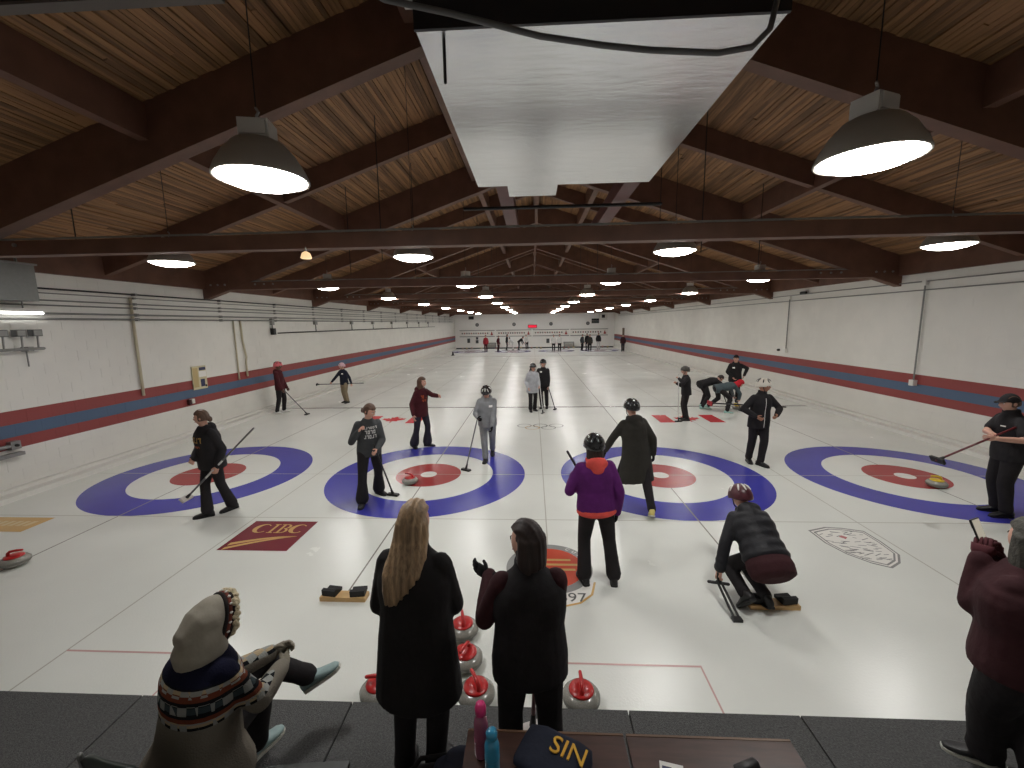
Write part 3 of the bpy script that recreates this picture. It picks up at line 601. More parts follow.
stone('r', 0.17, -4.79, 0, 'red-handled stone alone at the carpet edge right of dark-haired woman')
stone('r', -6.48, -3.14, -70, 'red-handled stone alone on the ice at the left frame edge', None)
stone('r', -2.39, -0.47, 75, 'red-handled stone in the second house beside its red centre', None)
stone('y', 6.58, -0.51, 80, 'yellow-handled stone in the rightmost house', None)
stone('y', 6.32, 5.90, 60, 'yellow-handled stone under the two bent sweepers', None)
fs = [(-8.0, 39.2, 'r'), (-7.5, 38.9, 'y'), (-7.0, 39.3, 'r'), (-5.9, 39.1, 'y'), (-5.5, 39.3, 'y'), (-4.2, 38.8, 'r'), (-1.9, 39.2, 'r'), (-1.5, 39.3, 'y'), (-0.3, 38.8, 'r'), (0.3, 39.0, 'y'), (0.7, 38.4, 'y'), (3.2, 38.0, 'r'), (3.7, 38.3, 'r'), (4.3, 39.0, 'y'), (6.9, 39.1, 'r'), (7.5, 39.3, 'r'), (8.0, 38.9, 'y')]
wh = ['first', 'second', 'third', 'fourth', 'fifth', 'sixth', 'seventh', 'eighth', 'ninth', 'tenth']; nth = {'r': 0, 'y': 0}
for k, (x, y, c) in enumerate(fs):
    stone(c, x, y, k * 40, 'small %s-handled stone by the far bumper, %s of its colour from the left' % ('red' if c == 'r' else 'yellow', wh[nth[c]]), 'stones at the far end'); nth[c] += 1

# ------------------------------------------------------------------ hacks
def hack(x, label):
    t = thing('starting_hack', label, 'hack', (x, -3.64, 0), 0, 'starting hacks')
    MB().box(-0.24, 0.24, -0.06, 0.06, 0, 0.045).build('plank', WOOD, t)
    for s in (-1, 1):
        mb = MB(); pr = [(-0.06, 0.045), (0.07, 0.045), (0.075, 0.075), (0.03, 0.07), (-0.03, 0.115), (-0.065, 0.11)]
        a, b = s * 0.145 - 0.075, s * 0.145 + 0.075
        mb.loft([[V((a, y, z)) for y, z in pr], [V((a + 0.01, y * 1.04, z)) for y, z in pr], [V((b - 0.01, y * 1.04, z)) for y, z in pr], [V((b, y, z)) for y, z in pr]])
        f = mb.build('foothold', BLACKR, t); f.rotation_euler = (0, 0, R(8 * s))
hack(-2.16, 'pale wooden hack with two black footholds left of blonde woman'); hack(2.19, 'pale wooden hack beside the crouching player')
sb_ = thing('delivery_stick', 'black A-shaped delivery stabiliser in crouching player hand', 'stabiliser', (1.72, -3.50, 0))
MB().tube([(-0.09, 0.02, 0.15), (0.09, -0.02, 0.15)], 0.016, 8).build('crossbar', BLACKM, sb_)
MB().tube([(-0.015, 0.0, 0.17), (0.0, -0.36, 0.02)], 0.013, 8).build('leg', BLACKM, sb_); MB().tube([(0.02, 0.0, 0.17), (0.05, -0.34, 0.02)], 0.013, 8).build('leg', BLACKM, sb_)
MB().box(-0.02, 0.07, -0.39, -0.33, 0, 0.025).build('slider', BLACKM, sb_); MB().tube([(0, 0, 0.15), (0, 0.02, 0.24)], 0.016, 8).build('grip', BLACKM, sb_)

# ------------------------------------------------------------------ brooms
def broom(label, top, head, shaft=BLACKM, pad=BLACKR, hold=True, band=None, plate=None):
    top, head = V(top), V(head); d = (head - top).normalized()
    t = thing('curling_broom', label, 'broom', head, 0, 'curling brooms')
    sh = MB().tube([top - head, V((0, 0, 0.035)) if hold else V((0, 0, 0))], 0.0135, 8).build('shaft', shaft, t, True)
    if band is not None:
        a = (top - head) * 0.55; MB().tube([a, a * 0.55], 0.0145, 8).build('shaft_band', band, t, True)
    if hold: X = V((d.y, -d.x, 0)); X = (X if X.length > .05 else V((1, 0, 0))).normalized(); Y = V((0, 0, 1)).cross(X); Zv = V((0, 0, 1))
    else: Zv = -d; X = V((0, 0, 1)).cross(d); X = (X if X.length > .05 else V((1, 0, 0))).normalized(); Y = Zv.cross(X)
    M = Matrix((( X.x, Y.x, Zv.x, 0), (X.y, Y.y, Zv.y, 0), (X.z, Y.z, Zv.z, 0), (0, 0, 0, 1)))
    mb = MB().box(-0.095, 0.095, -0.035, 0.035, 0.018, 0.034, 0, M); mb.build('head_plate', plate or BLACKM, t)
    MB().box(-0.10, 0.10, -0.04, 0.04, 0.0, 0.018, 0, M).build('brush_pad', pad, t)
    MB().tube([M @ V((0, 0, 0.03)), (top - head).normalized() * 0.10 + (M @ V((0, 0, 0.02)) if hold else V((0, 0, 0)))], [0.025, 0.017], 8).build('ferrule', BLACKM, t, True)
    return t

# ------------------------------------------------------------------ people
def ik2(a, t, l1, l2, hint):
    d = t - a; L = d.length; mx = l1 + l2 - 0.004; dn = d.normalized()
    if L > mx: L = mx; t = a + dn * L
    ca = max(-1, min(1, (l1 * l1 + L * L - l2 * l2) / (2 * l1 * L))); pr = hint - dn * hint.dot(dn)
    pr = pr.normalized() if pr.length > 1e-4 else V((0, 1, 0)); return a + dn * (l1 * ca) + pr * (l1 * math.sqrt(1 - ca * ca)), t
def hand_mesh(mb, wv, d, pn, right, s, curl, mi, grow=1.0):
    d = d.normalized(); pn = (pn - d * pn.dot(d)).normalized(); lx = d.cross(pn)
    sd = 1 if right else -1; g = grow * s
    mb.ell([(wv - d * 0.03 * s, lx, pn, 0.024 * g, 0.018 * g), (wv + d * 0.01 * s, lx, pn, 0.027 * g, 0.018 * g), (wv + d * 0.045 * s, lx, pn, 0.037 * g, 0.016 * g), (wv + d * 0.088 * s, lx, pn, 0.039 * g, 0.013 * g)], 10, mi)
    for k, (off, ln) in enumerate(((0.029, 0.068), (0.0105, 0.078), (-0.009, 0.073), (-0.028, 0.056))):
        b = wv + d * 0.082 * s + lx * (sd * off * s); pts = [b]; a = 0.25 * curl
        for f, cst in ((0.45, 0.75), (0.32, 0.85), (0.23, 0.5)):
            dr = d * math.cos(a) + pn * math.sin(a); pts.append(pts[-1] + dr * (ln * f * s)); a += cst * curl
        mb.tube(pts, [0.0088 * g, 0.0085 * g, 0.0078 * g, 0.0066 * g], 6, mi)
    b = wv + d * 0.028 * s + lx * (sd * 0.026 * s); d1 = (d * 0.65 + lx * (sd * 0.65) + pn * (0.3 + 0.25 * curl)).normalized(); d2 = (d * 0.9 + lx * (sd * 0.05) + pn * (0.35 + 0.4 * curl)).normalized()
    mb.tube([b - d1 * 0.01 * s, b + d1 * 0.034 * s, b + d1 * 0.034 * s + d2 * 0.028 * s], [0.012 * g, 0.0105 * g, 0.0085 * g], 6, mi)
def head_surface(mb, F, s, n=36, m=30):
    rr = []
    for i in range(m + 1):
        t = PI * (i + 0.03) / (m + 0.06); ring = []
        for k in range(n):
            x = math.sin(t) * math.sin(2 * PI * k / n); y = math.sin(t) * math.cos(2 * PI * k / n); z = -math.cos(t)
            px, py, pz = 0.076 * x, 0.098 * y, 0.117 * z
            if z < 0:
                px *= 1 - 0.30 * (-z) ** 1.4; py *= (1 - 0.45 * (-z)) if y < 0 else (1 - 0.06 * (-z))
            if y > 0.3:
                py += 0.024 * math.exp(-(px / 0.012) ** 2 - ((pz + 0.020) / 0.020) ** 2) + 0.010 * math.exp(-(px / 0.010) ** 2 - ((pz - 0.004) / 0.024) ** 2)
                py -= 0.009 * math.exp(-((abs(px) - 0.031) / 0.015) ** 2 - ((pz - 0.008) / 0.013) ** 2)
                py += 0.006 * math.exp(-(px / 0.022) ** 2 - ((pz + 0.056) / 0.010) ** 2) + 0.008 * math.exp(-(px / 0.02) ** 2 - ((pz + 0.095) / 0.015) ** 2)
            ring.append(F @ V((px * s, py * s, pz * s)))
        rr.append(ring)
    mb.loft(rr)
    for sx in (-1, 1): mb.sph(F @ V((sx * 0.074 * s, -0.008 * s, -0.004 * s)), 0.012 * s, 0.021 * s, 0.032 * s, 10, 8, 0, F.to_3x3())
def cap_surface(mb, F, s, sc=1.12, face=True, low=-0.55, top=0.5, n=32, m=26, fr=0.30, depth=1.0):
    rr = []
    for i in range(m + 1):
        t = PI * (i + 0.03) / (m + 0.06); ring = []
        for k in range(n):
            x = math.sin(t) * math.sin(2 * PI * k / n); y = math.sin(t) * math.cos(2 * PI * k / n); z = -math.cos(t)
            c = sc
            if face and y > fr and z < top: c = 0.80
            if z < low: c = 0.78
            ring.append(F @ V((0.076 * x * c * s, 0.098 * y * c * depth * s, (0.117 * z * c + (0.006 if c > 1 else 0)) * s)))
        rr.append(ring)
    mb.loft(rr)
def helmet(par, F, s, m, vents, mv=None):
    mb = MB(); n = 32; rings = []
    def pt(k, u, c):
        ph = 2 * PI * k / n; y = math.cos(ph); mxa = R(88) if y > 0.5 else R(98 + 16 * max(0, -y)); a = mxa * u
        return F @ V((0.117 * c * s * math.sin(a) * math.sin(ph), (0.138 * c * math.sin(a) * math.cos(ph) - 0.008) * s, (0.136 * c * math.cos(a) + 0.020) * s))
    for u in (0.02, .15, .3, .45, .6, .75, .88, 0.97, 1.0): rings.append([pt(k, u, 1.0 if u < 0.97 else (1.02 if u < 1 else 0.99)) for k in range(n)])
    for u in (0.99, .7, .35, 0.03): rings.append([pt(k, u, 0.90) for k in range(n)])
    o = mb.loft(rings).build('helmet', m, par, True)
    vb = MB(); 
    def sp(a, ph, c): return F @ V((0.117 * c * s * math.sin(a) * math.sin(ph), (0.138 * c * math.sin(a) * math.cos(ph) - 0.008) * s, (0.136 * c * math.cos(a) + 0.020) * s))
    vs = ((25, 0, 50), (35, 40, 60), (35, -40, 60), (35, 90, 62), (35, -90, 62), (30, 140, 62), (30, -140, 62), (25, 180, 62)) if vents else ((55, 150, 68), (55, -150, 68), (50, 180, 66), (50, 30, 58), (50, -30, 58))
    for a0, ph, a1 in vs: vb.tube([sp(R(a0), R(ph), 1.0), sp(R((a0 + a1) / 2), R(ph), 1.0), sp(R(a1), R(ph), 1.0)], [0.008 * s, 0.011 * s, 0.008 * s], 6)
    tag(vb.build('vents', mv or BLACKM, o, True), kind='stuff')
    sb = MB()
    for sx in (-1, 1): sb.tube([F @ V((sx * 0.088 * s, 0.0, -0.01 * s)), F @ V((sx * 0.074 * s, 0.02 * s, -0.07 * s)), F @ V((sx * 0.03 * s, 0.05 * s, -0.118 * s)), F @ V((0, 0.06 * s, -0.126 * s))], 0.006 * s, 6)
    sb.build('chin_strap', BLACKM, o, True); return o
def strands(me, axis_w, amp=0.004, freq=150):
    me.update(); vs = me.vertices; nr = [v.normal.copy() for v in vs]
    for v, n_ in zip(vs, nr):
        q_ = v.co.dot(axis_w); v.co += n_ * (amp * math.sin(q_ * freq + 2.5 * math.sin(v.co.z * 9) + q_ * 40) + amp * 0.6 * math.sin(q_ * freq * 2.3 + 3 * math.sin(v.co.z * 5)))
PEOPLE = {}
def person(label, loc, face, H=1.7, z0=0.0, lean=4, side=0, twist=0, drop=0.02, pel=(0, 0), feet=None, toes=None, lift=(0, 0), hands=(None, None), hints=(None, None), knees=(None, None), head=(0, 5),
           skin=None, top=None, legs=None, shoe=(BLACKM, BLACKR), hair=None, hat=None, glove=None, vox=0.014, bulk=1.0, curl=0.9, tagpatch=None, group=None, ankle_dirs=None, hdir=(None, None)):
    s = H / 1.7; skin = skin or SKIN
    t = thing('person', label, 'person', (loc[0], loc[1], z0), -R(face), group); inv = (Matrix.Translation((loc[0], loc[1], z0)) @ Matrix.Rotation(-R(face), 4, 'Z')).inverted()
    W = lambda p: inv @ V(p); WD = lambda d: inv.to_3x3() @ V(d)
    hw = lambda a: WD((math.sin(R(a)), math.cos(R(a)), 0))
    up = (Matrix.Rotation(-R(lean), 3, 'X') @ (Matrix.Rotation(R(side), 3, 'Y') @ V((0, 0, 1)))).normalized()
    P_ = V((pel[0], pel[1], 0.92 * s - drop)); rp = V((1, 0, 0)); rp = (rp - up * rp.dot(up) * 0.5).normalized()
    rc = Matrix.Rotation(-R(twist), 3, up) @ (V((1, 0, 0)) - up * up.x).normalized(); fw = up.cross(rc)   # chest forward
    fp = V((0, 1, 0)); fp = (fp - up * fp.dot(up)).normalized(); rp2 = fp.cross(up)
    # legs
    L1, L2 = 0.418 * s, 0.408 * s; LEG = []
    if feet is None: feet = ((0.10 * s, 0.02, 0), (-0.10 * s, 0.0, 0)); feet = [(Matrix.Translation((loc[0], loc[1], 0)) @ Matrix.Rotation(-R(face), 4, 'Z')) @ V(f) for f in feet]
    if toes is None: toes = (face + 9, face - 9)
    for i, sx in enumerate((1, -1)):
        f = V((*feet[i][:2], feet[i][2] if len(feet[i]) > 2 else 0.0)); f.z += 0 if feet[i][2:] and feet[i][2] > z0 + 0.001 else z0
        fl = W(f); td = hw(toes[i]); lf = lift[i]
        if ankle_dirs and ankle_dirs[i] is not None: td = WD(ankle_dirs[i]).normalized()
        zu = V((0, 0, 1)) if not (ankle_dirs and ankle_dirs[i] is not None) else (V((0, 0, 1)) - td * td.z).normalized()
        rt = td.cross(zu)
        M3 = Matrix((rt, td, zu)).transposed()
        if lf: M3 = M3 @ Matrix.Rotation(-R(lf), 3, 'X')
        toe = fl + td * 0.09 * s
        base = toe - (M3 @ V((0, 0.15 * s, 0)))       # under the ankle; heel rises about the toe
        ank = base + M3 @ V((0, 0, 0.085 * s))
        hip = P_ + rp * (sx * 0.088 * s)
        kh = WD(knees[i]) if knees[i] else (td * 0.8 + V((0, 0.6, 0)) + V((sx * 0.12, 0, 0)))
        kn, ank2 = ik2(hip, ank, L1, L2, kh); LEG.append((hip, kn, ank, base, M3))
    # arms
    A1, A2 = 0.29 * s, 0.255 * s; ARM = []
    for i, sx in enumerate((1, -1)):
        sh_ = P_ + up * (0.428 * s) + rc * (sx * 0.150 * s * bulk ** 0.5)
        tg = W(hands[i]) if hands[i] is not None else P_ + V((sx * 0.225 * s * bulk, 0.06, -0.08 * s))
        h_ = WD(hints[i]) if hints[i] is not None else V((sx * 0.45, -0.8, -0.3))
        el, wr = ik2(sh_, tg, A1, A2, h_); ARM.append((sh_, el, wr))
    Nb = P_ + up * (0.495 * s); yaw, pit = head
    Rh = Matrix.Rotation(-R(yaw), 3, 'Z') @ Matrix.Rotation(-R(pit), 3, 'X')
    nk = 0; nv = (up * 0.55 + (Rh @ V((0, 0.10, 1))) * 0.45).normalized(); Hc = Nb + nv * (0.155 * s) + fw * 0.012 * s
    F = Matrix.Translation(Hc) @ Rh.to_4x4()
    fine = vox < 0.02
    def arms(mb, r0, r1, r2, stop=1.0, n=10):
        for sh_, el, wr in ARM:
            mb.tube([sh_, sh_.lerp(el, 0.5), el], [r0 * s, (r0 * 0.55 + r1 * 0.45) * s, r1 * s], n)
            if stop > 0.5: mb.tube([el, el.lerp(wr, 0.4), wr], [r1 * s, r1 * 0.98 * s, r2 * s], n)
    # body: one continuous surface
    b = MB(); head_surface(b, F, s, 36 if fine else 20, 30 if fine else 16)
    b.tube([P_ + up * 0.44 * s, Hc - nv * 0.05 * s], [0.062 * s, 0.052 * s], 12)
    b.ell([(P_ + up * h * s, rp2 if h < 0.2 else rc, fp if h < 0.2 else fw, a * s * bulk, d * s * bulk) for h, a, d in ((-.10, .10, .08), (-.04, .155, .105), (.05, .155, .105), (.16, .135, .09), (.32, .150, .102), (.42, .145, .085), (.48, .085, .065))], 16)
    arms(b, 0.050, 0.040, 0.029)
    for hip, kn, ank, base, M3 in LEG:
        b.tube([hip, kn], [0.078 * s, 0.052 * s], 10); b.tube([kn, kn.lerp(ank, 0.35), ank], [0.05 * s, 0.050 * s, 0.034 * s], 10); b.tube([ank, base + M3 @ V((0, 0.07 * s, 0.035 * s))], [0.030 * s, 0.020 * s], 8)
    me = voxel(b, 0.0105 if fine else 0.02, [skin, EYEW, EYED, LIP], 1, 'body')
    ex = MB()
    if fine:
        for sx in (-1, 1):
            ex.sph(F @ V((sx * 0.031 * s, 0.080 * s, 0.008 * s)), 0.012 * s, 0.010 * s, 0.008 * s, 10, 8, 1, Rh); ex.sph(F @ V((sx * 0.031 * s, 0.0885 * s, 0.008 * s)), 0.006 * s, 0.004 * s, 0.006 * s, 8, 6, 2, Rh)
            ex.tube([F @ V((sx * 0.016 * s, 0.094 * s, 0.024 * s)), F @ V((sx * 0.032 * s, 0.091 * s, 0.028 * s)), F @ V((sx * 0.048 * s, 0.078 * s, 0.023 * s))], 0.0032 * s, 5, 2)
        ex.sph(F @ V((0, 0.090 * s, -0.056 * s)), 0.022 * s, 0.008 * s, 0.006 * s, 10, 6, 3, Rh)
    for i, (sh_, el, wr) in enumerate(ARM): 
        d = WD(hdir[i]).normalized() if hdir[i] else (wr - el).normalized(); pn = V(((-1 if i == 0 else 1) * 0.9, 0.35, -0.1)); hand_mesh(ex, wr, d, pn, i == 0, s, curl, 0)
    xm = ex.mesh('x', [skin, EYEW, EYED, LIP], True); bmm = bmesh.new(); bmm.from_mesh(me); bmm.from_mesh(xm); bmm.to_mesh(me); bmm.free(); bpy.data.meshes.remove(xm)
    body = link('body', me, t)
    # trousers
    lg = dict(m=None, fl=1.0, k=1.0); lg.update(legs or {})
    tr = MB(); k = lg['k']
    tr.ell([(P_ + up * h * s, rp2, fp, a * s * bulk, d * s * bulk) for h, a, d in ((-.13, .09, .08), (-.08, .165, .118), (.0, .172, .122), (.08, .168, .118), (.14, .155, .108))], 18)
    for hip, kn, ank, base, M3 in LEG:
        an = ank - (ank - kn).normalized() * 0.022 * s
        tr.tube([hip, hip.lerp(kn, 0.5), kn], [0.098 * k * s * bulk ** .5, 0.086 * k * s, 0.070 * k * s], 14); tr.tube([kn, kn.lerp(ank, 0.3), kn.lerp(an, 0.8), an], [0.070 * k * s, 0.069 * k * s, 0.060 * lg['fl'] * k * s, 0.064 * lg['fl'] * k * s], 14)
    link('trousers', voxel(tr, vox, lg['m'], 2, 'trousers'), t)
    for i, (hip, kn, ank, base, M3) in enumerate(LEG):
        sm = MB(); rings = []; sl = []
        for y, hw_, hh in ((-.088, .020, .055), (-.078, .034, .08), (-.04, .039, .118), (.01, .040, .112), (.06, .044, .076), (.12, .046, .054), (.165, .038, .046), (.19, .018, .034)):
            ring_ = []
            for kx in range(12):
                a = 2 * PI * kx / 12; x = hw_ * math.copysign(abs(math.cos(a)) ** 0.7, math.cos(a)); z = 0.014 + (hh - 0.014) * (0.5 + 0.5 * math.copysign(abs(math.sin(a)) ** 0.8, math.sin(a)))
                ring_.append(base + M3 @ V((x * s, y * s, z * s)))
            rings.append(ring_); sl.append((y, hw_))
        sh = sm.loft(rings).build('shoe', shoe[0], t, True)
        so = MB(); pol = [(hw_ * 1.06, y) for y, hw_ in sl] + [(-hw_ * 1.06, y) for y, hw_ in sl[::-1]]
        so.add([base + M3 @ V((x * s, y * 1.02 * s, z * s)) for z in (0.0, 0.02) for x, y in pol], [tuple(range(15, -1, -1)), tuple(range(16, 32))] + [(j, (j + 1) % 16, 16 + (j + 1) % 16, 16 + j) for j in range(16)])
        so.build('sole', shoe[1], sh)
    # top
    tp_ = dict(m=None, hem=-0.12, flare=0.0, b=1.0, sleeve='long', puff=0, hood=False, collar=False, sm=None, name='jacket', hm=None); tp_.update(top or {})
    q_ = tp_['b'] * bulk; jb = MB(); dn = (V((0, 0, -1)) * 0.75 - up * 0.25).normalized() if tp_['hem'] < -0.2 else -up
    prof = [(0.0, .182, .132), (.10, .172, .124), (.18, .165, .118), (.27, .175, .124), (.35, .176, .124), (.41, .164, .112), (.455, .130, .096), (.495, .086, .078), (.53, .068, .066)]
    if tp_['collar']: prof += [(.555, .070, .068), (.57, .066, .064)]
    rings = []; hem = tp_['hem']
    if hem < 0:
        for kx in range(4, 0, -1):
            f = kx / 4; rings.append((P_ + dn * (-hem * f * s), rp2, fp, (.182 + tp_['flare'] * f) * s * q_, (.132 + tp_['flare'] * f * 0.8) * s * q_))
    lst = [x for x in prof if x[0] >= (hem if hem > 0 else -1)]
    if tp_['puff']:
        ext = []; h = 0.0
        while h < 0.44:
            for a_, b_ in zip(lst, lst[1:]):
                if a_[0] <= h <= b_[0]:
                    f = (h - a_[0]) / (b_[0] - a_[0]); w_ = 0.004 * math.cos(2 * PI * h / 0.105); ext.append((h, a_[1] + (b_[1] - a_[1]) * f + 0.006 + w_, a_[2] + (b_[2] - a_[2]) * f + 0.006 + w_)); break
            h += 0.0175
        lst = ext + [x for x in lst if x[0] > 0.45]
    for h, a, d in lst: rings.append((P_ + up * h * s, rp2.lerp(rc, min(1, h / 0.3)).normalized(), fp.lerp(fw, min(1, h / 0.3)).normalized(), a * s * q_, d * s * q_))
    jb.ell(rings, 22)
    ar = MB() if tp_['sm'] else jb
    if tp_['sleeve'] == 'long': arms(ar, 0.064 * q_ ** .5, 0.055 * q_ ** .5, 0.043 * q_ ** .5)
    elif tp_['sleeve'] == 'short':
        for sh_, el, wr in ARM: ar.tube([sh_, sh_.lerp(el, 0.72)], [0.066 * s, 0.064 * s], 12)
    if tp_['puff'] and tp_['sleeve'] == 'long':
        for sh_, el, wr in ARM:
            for a_, b_ in ((sh_, el), (el, wr)):
                for f in (0.15, 0.42, 0.68, 0.95): ar.sph(a_.lerp(b_, f), 0.062 * s, 0.062 * s, 0.062 * s, 12, 8)
    if tp_['hood']: 
        hb = MB() if tp_['hm'] else jb
        c = P_ + up * 0.485 * s - fw * 0.080 * s
        hb.sph(c, 0.125 * s, 0.062 * s, 0.075 * s, 14, 10, 0, Matrix((rc, fw, up)).transposed()); hb.sph(c - up * 0.06 * s - fw * 0.03 * s, 0.075 * s, 0.04 * s, 0.07 * s, 14, 10, 0, Matrix((rc, fw, up)).transposed())
        for sx in (-1, 1): hb.tube([c + rc * sx * 0.06 * s, P_ + up * 0.52 * s + rc * sx * 0.075 * s, P_ + up * 0.47 * s + rc * sx * 0.05 * s + fw * 0.095 * s], [0.045 * s, 0.036 * s, 0.02 * s], 8)
        if tp_['hm']: link('hood', voxel(hb, vox, tp_['hm'], 2, 'hood'), t)
    jo = link(tp_['name'], voxel(jb, vox, tp_['m'], 2 if not tp_['puff'] else 1, tp_['name']), t)
    if tp_['sm']: link('sleeves', voxel(ar, vox, tp_['sm'], 2, 'sleeves'), t)
    if tp_.get('under'):   # a strip of the layer below showing under the hem
        ub = MB(); e_ = tp_.get('ulen', 0.05); ub.ell([(P_ + dn * (-(hem - e_ * 1.25) * s), rp2, fp, .11 * s * q_, .08 * s * q_), (P_ + dn * (-(hem - e_) * s), rp2, fp, .172 * s * q_, .132 * s * q_), (P_ + dn * (-(hem - e_ * .4) * s), rp2, fp, .184 * s * q_, .142 * s * q_), (P_ + dn * (-(hem + 0.05) * s), rp2, fp, .170 * s * q_, .122 * s * q_)], 22); link('shirt_hem', voxel(ub, vox, tp_['under'], 1, 'shirt_hem'), t)
    # gloves
    if glove is not None:
        for i, (sh_, el, wr) in enumerate(ARM):
            if isinstance(glove, tuple) and glove[i] is None: continue
            gm = MB(); d = WD(hdir[i]).normalized() if hdir[i] else (wr - el).normalized(); hand_mesh(gm, wr, d, V(((-1 if i == 0 else 1) * 0.9, 0.35, -0.1)), i == 0, s, curl, 0, 1.22); gm.tube([wr - d * 0.05 * s, wr + d * 0.01 * s], [0.040 * s, 0.036 * s], 10)
            gm.build('glove', glove[i] if isinstance(glove, tuple) else glove, t, True)
    # hair
    if hair:
        hm, style = hair; hbm = MB(); bk = -(Rh @ V((0, 1, 0)))
        if style in ('short', 'tied'):
            cap_surface(hbm, F, s, 1.10, low=-0.45, top=0.42, fr=0.22)
            if style == 'tied': hbm.sph(F @ V((0, -0.108 * s, -0.03 * s)), 0.03 * s, 0.035 * s, 0.045 * s, 12, 8, 0, Rh)
        elif style == 'bob':
            cap_surface(hbm, F, s, 1.16, low=-0.75, top=0.5, fr=0.12)
            hbm.ell([(F @ V((0, -0.028 * s, z * s)), Rh @ V((1, 0, 0)), Rh @ V((0, 1, 0)), a * s, d * s) for z, a, d in ((0.05, .088, .085), (-.03, .094, .083), (-.10, .098, .078), (-.155, .094, .062), (-.19, .075, .045))], 20)
        else:
            L = style; cap_surface(hbm, F, s, 1.15, low=-0.7, top=0.5, fr=0.1); lx_ = -rc * 0.05 * s
            pts = [(Hc + bk * 0.03 * s + V((0, 0, 0.03)), .088, .082), (Hc + bk * 0.045 * s - V((0, 0, 0.06 * s)), .098, .074), (Nb + bk * 0.075 * s, .110, .060), (P_ + up * (0.42 * s) - fw * 0.125 * s + lx_ * 0.5, .105, .040), (P_ + up * ((0.50 - L * 0.65) * s) - fw * 0.145 * s + lx_, .075, .030), (P_ + up * ((0.50 - L) * s) - fw * 0.148 * s + lx_ * 1.6, .03, .016)]
            hbm.ell([(p, rc, fw, a * s, d * s) for p, a, d in pts], 22)
        hme = voxel(hbm, 0.010 if fine else 0.02, hm, 1, 'hair')
        if fine: strands(hme, rc if not isinstance(style, str) else (Rh @ V((1, 0, 0))), 0.004 if not isinstance(style, str) else 0.0022)
        link('hair', hme, t)
    if hat:
        if hat[0] == 'helmet': helmet(t, F, s, hat[1], hat[2] if len(hat) > 2 else False, hat[3] if len(hat) > 3 else None)
        elif hat[0] == 'hood':
            hb2 = MB(); cap_surface(hb2, F, s, 1.24, low=-1.1, top=0.55, fr=0.35); hb2.tube([Nb, Hc - nv * 0.05 * s], [0.10 * s, 0.10 * s], 14); link('hood', voxel(hb2, min(vox, 0.014), hat[1], 2, 'hood'), t)
        elif hat[0] == 'beanie':
            hb2 = MB(); cap_surface(hb2, F, s, 1.14, low=-0.05, top=0.3, fr=0.2); link('knit_hat', voxel(hb2, min(vox, 0.012), hat[1], 2, 'knit_hat'), t)
        elif hat[0] == 'cap':
            hb2 = MB(); cap_surface(hb2, F, s, 1.12, low=0.05, top=0.2, fr=0.2); hb2.ell([(F @ V((0, y * s, z * s)), Rh @ V((1, 0, 0)), Rh @ V((0, 0, 1)), a * s, 0.006 * s) for y, z, a in ((0.07, .035, .07), (.12, .03, .065), (.155, .022, .04))], 14); link('cap', voxel(hb2, 0.009, hat[1], 1, 'cap'), t)
    info = dict(t=t, P=P_, up=up, rc=rc, fw=fw, s=s, jo=jo, F=F, Hc=Hc, ARM=ARM, Rh=Rh, inv=inv)
    PEOPLE[label] = info
    if tagpatch:
        for nm, m, polys in tagpatch: patch(info, nm, m, polys)
    return info
def patch(info, name, m, polys, back=False):   # small flat prints lying on the garment: rectangles (x0, x1, h0, h1) on the chest
    me = info['jo'].data; bv = BVHTree.FromPolygons([v.co for v in me.vertices], [tuple(p.vertices) for p in me.polygons])
    mb = MB(); P_, up, rc, fw, s = info['P'], info['up'], info['rc'], info['fw'], info['s']; d = fw if not back else -fw
    for x0, x1, h0, h1 in polys:
        nx = max(1, int((x1 - x0) / 0.03)); nh = max(1, int((h1 - h0) / 0.04)); vs = []; ok = True
        for j in range(nh + 1):
            for i in range(nx + 1):
                p = P_ + up * ((h0 + (h1 - h0) * j / nh) * s) + rc * ((x0 + (x1 - x0) * i / nx) * s) + d * 0.6
                hit = bv.ray_cast(p, -d, 0.8)
                if hit[0] is None or abs((hit[0] - P_).dot(d)) > 0.26 * s: ok = False; break
                vs.append(hit[0] + d * 0.005)
            if not ok: break
        if ok: 
            w_ = nx + 1; mb.add(vs, [(j * w_ + i, j * w_ + i + 1, (j + 1) * w_ + i + 1, (j + 1) * w_ + i) for j in range(nh) for i in range(nx)])
    if mb.f: mb.build(name, m, info['t'])
def letters(n, w, h, x0, h0, gap=0.25):   # block lettering that stays illegible: one small bar group per letter
    out = []; lw = w / n; rr_ = random.Random(n * 7)
    for k in range(n):
        a = x0 + k * lw; b_ = a + lw * (1 - gap); kind = rr_.randrange(3)
        out += [(a, a + lw * 0.25, h0, h0 + h)]
        if kind != 1: out += [(a + lw * 0.25, b_, h0 + h * 0.78, h0 + h)]
        if kind != 2: out += [(a + lw * 0.25, b_, h0, h0 + h * 0.22)]
        if kind == 0: out += [(b_ - lw * 0.22, b_, h0 + h * 0.22, h0 + h * 0.78)]
    return out

